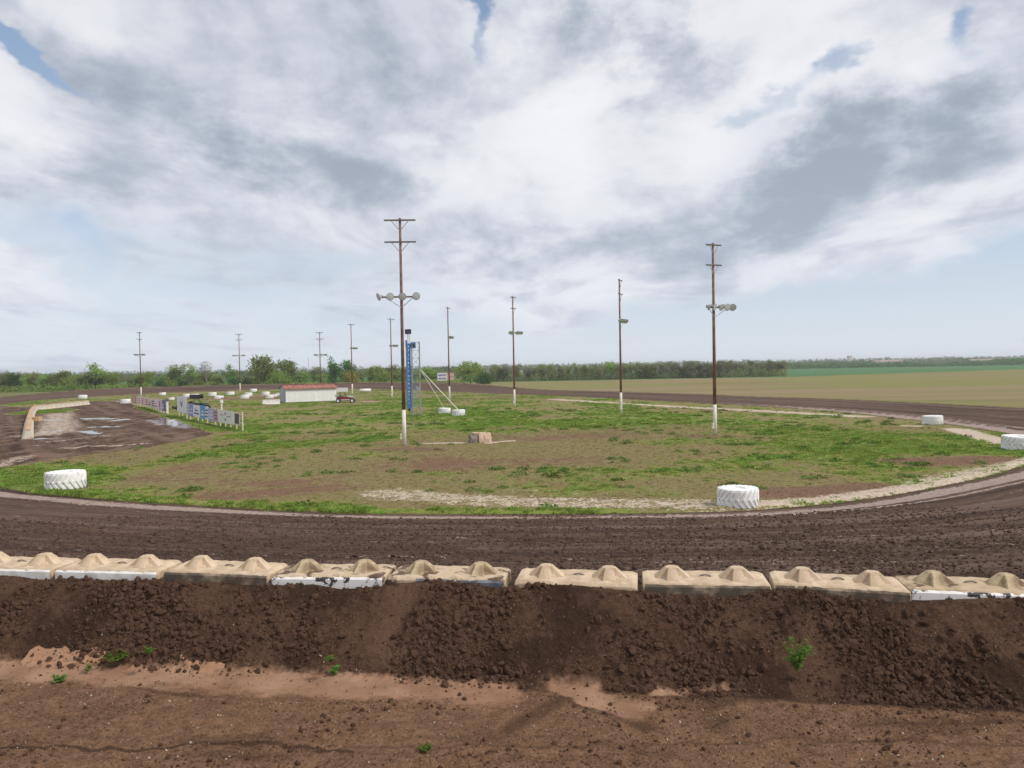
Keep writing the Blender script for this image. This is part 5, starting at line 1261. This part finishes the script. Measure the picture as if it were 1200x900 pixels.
# darker broadleaf clumps
def clump_mesh(seed, nl_, rad, h_, ls=.06):
    r2 = np.random.default_rng(seed); a = r2.uniform(0, 6.28, nl_); rr_ = rad*np.sqrt(r2.uniform(0, 1, nl_)); zz_ = h_*r2.uniform(0, 1, nl_)*(1-.6*(rr_/rad)**2)
    c = np.stack([rr_*np.cos(a), rr_*np.sin(a), zz_], 1); a1 = r2.normal(0, 1, (nl_, 3)); a1[:, 2] *= .5; a1 /= np.linalg.norm(a1, axis=1)[:, None]; a2 = np.cross(a1, r2.normal(0, 1, (nl_, 3))); a2 /= np.linalg.norm(a2, axis=1)[:, None]
    s = ls*r2.uniform(.6, 1.2, (nl_, 1)); V_ = np.stack([c-a1*s, c+a2*s*.5, c+a1*s, c-a2*s*.5], 1).reshape(-1, 3)
    return big_mesh('clump', V_, np.arange(nl_*4).reshape(-1, 4), smooth=False)
n_ = 9000; r_ = np.sqrt(rng.uniform(30**2, 110**2, n_)); th = rng.uniform(-36*DEG, 36*DEG, n_); x = r_*np.sin(th); y = r_*np.cos(th); z, V_, M_ = zfull(x, y)
cl = fbm(x, y, .22, 3, 351)+.5*fbm(x, y, 1.1, 2, 352)+.25*stroke(x, y, [(240,558),(420,550),(640,552),(800,556)], 2.5, .6)
pr = ss(cl, .10, .38)*(V_ < -.8)*(M_['dark'] < .2)*(M_['green'] > .05)*(M_['pale'] < .5)
keep = rng.random(n_) < pr; x, y, z = x[keep], y[keep], z[keep]; sz = .45+.8*rng.random(len(x)); rt0 = np.zeros((len(x), 3)); rt0[:, 2] = rng.uniform(0, 6.28, len(x))
scatter('weed_patches', np.stack([x, y, z], 1), np.stack([sz*1.3, sz, sz], 1), rt0, [(clump_mesh(s, 60, .32, .20), L_WEED) for s in range(4)], "darker green broadleaf weeds in clumps over the infield", 'weeds')

# ------------------------------------------------------------------ single weeds in the foreground
def weed(px, py, w, h_, nst, label, z0=None, seed=1):
    z0 = NEAR_Z-.02 if z0 is None else z0
    p = ground_at(px, py, z0); x, y = p.x, p.y
    for _ in range(3):
        zz_ = h1(x, y); p = ground_at(px, py, zz_); x, y = p.x, p.y
    rn = random.Random(seed); t = empty('weed', (x, y, zz_-.01), label=label, cat='weed')
    st = MB(); lf = MB()
    for k in range(nst):
        a = rn.uniform(0, 6.28); ln = rn.uniform(.4, 1); tip = Vector((math.cos(a)*w/2*rn.uniform(.3, 1), math.sin(a)*w/2*rn.uniform(.3, 1), h_*ln))
        pts = [Vector((0, 0, 0)), tip*.5+Vector((0, 0, h_*.12)), tip]; st.tube(pts, [.005, .004, .002], 4)
        for j in range(7):
            f = rn.uniform(.25, 1); c = pts[0].lerp(pts[1], f*2) if f < .5 else pts[1].lerp(pts[2], f*2-1)
            b_ = rn.uniform(0, 6.28); d = Vector((math.cos(b_), math.sin(b_), rn.uniform(-.2, .6))).normalized(); s = Vector((-d.y, d.x, rn.uniform(-.2, .2))).normalized(); l_ = rn.uniform(.035, .065); ww = l_*.36
            lf.add([c, c+d*l_*.4+s*ww, c+d*l_*.4+Vector((0, 0, .006)), c+d*l_*.4-s*ww, c+d*l_], [(0, 1, 2), (0, 2, 3), (1, 4, 2), (2, 4, 3)])
    st.build('stems', L_WEED, t); lf.build('leaves', L_WEED, t)
weed(139, 775, .42, .14, 26, "leafy green weed by the puddle on the tan mud", seed=1)
weed(71, 798, .22, .09, 12, "small yellow green weed left of the leafy one, on tan mud", seed=2)
weed(103, 787, .10, .10, 4, "tiny upright sprig between the two left weeds", seed=3)
weed(175, 766, .14, .09, 8, "small weed right of the leafy one at foot of the embankment", seed=4)
weed(391, 791, .14, .13, 9, "small green weed on the mud below the scuffed block", seed=5)
weed(387, 775, .12, .10, 5, "pale thin sprig just above the small green weed", seed=15)
weed(499, 880, .18, .07, 8, "flat little green weed low in the picture", seed=6)
weed(934, 786, .42, .36, 30, "tallest green weed growing at the foot of the embankment on the right", seed=7)

# ------------------------------------------------------------------ haze over the plain
b = MB(); b.box((0, 0, 8.0), (11000, 11000, 26)); hz_o = b.build('haze', None); hz_o['kind'] = 'stuff'; hz_o['label'] = "thin pale haze over the plain"
hm = bpy.data.materials.new('haze_air'); hm.use_nodes = True; hn = hm.node_tree; hn.nodes.clear()
pv = hn.nodes.new('ShaderNodeVolumePrincipled'); pv.inputs['Color'].default_value = (.92, .96, 1.0, 1); pv.inputs['Density'].default_value = .00022; pv.inputs['Anisotropy'].default_value = .2
ho = hn.nodes.new('ShaderNodeOutputMaterial'); hn.links.new(pv.outputs[0], ho.inputs['Volume']); hz_o.data.materials.append(hm)
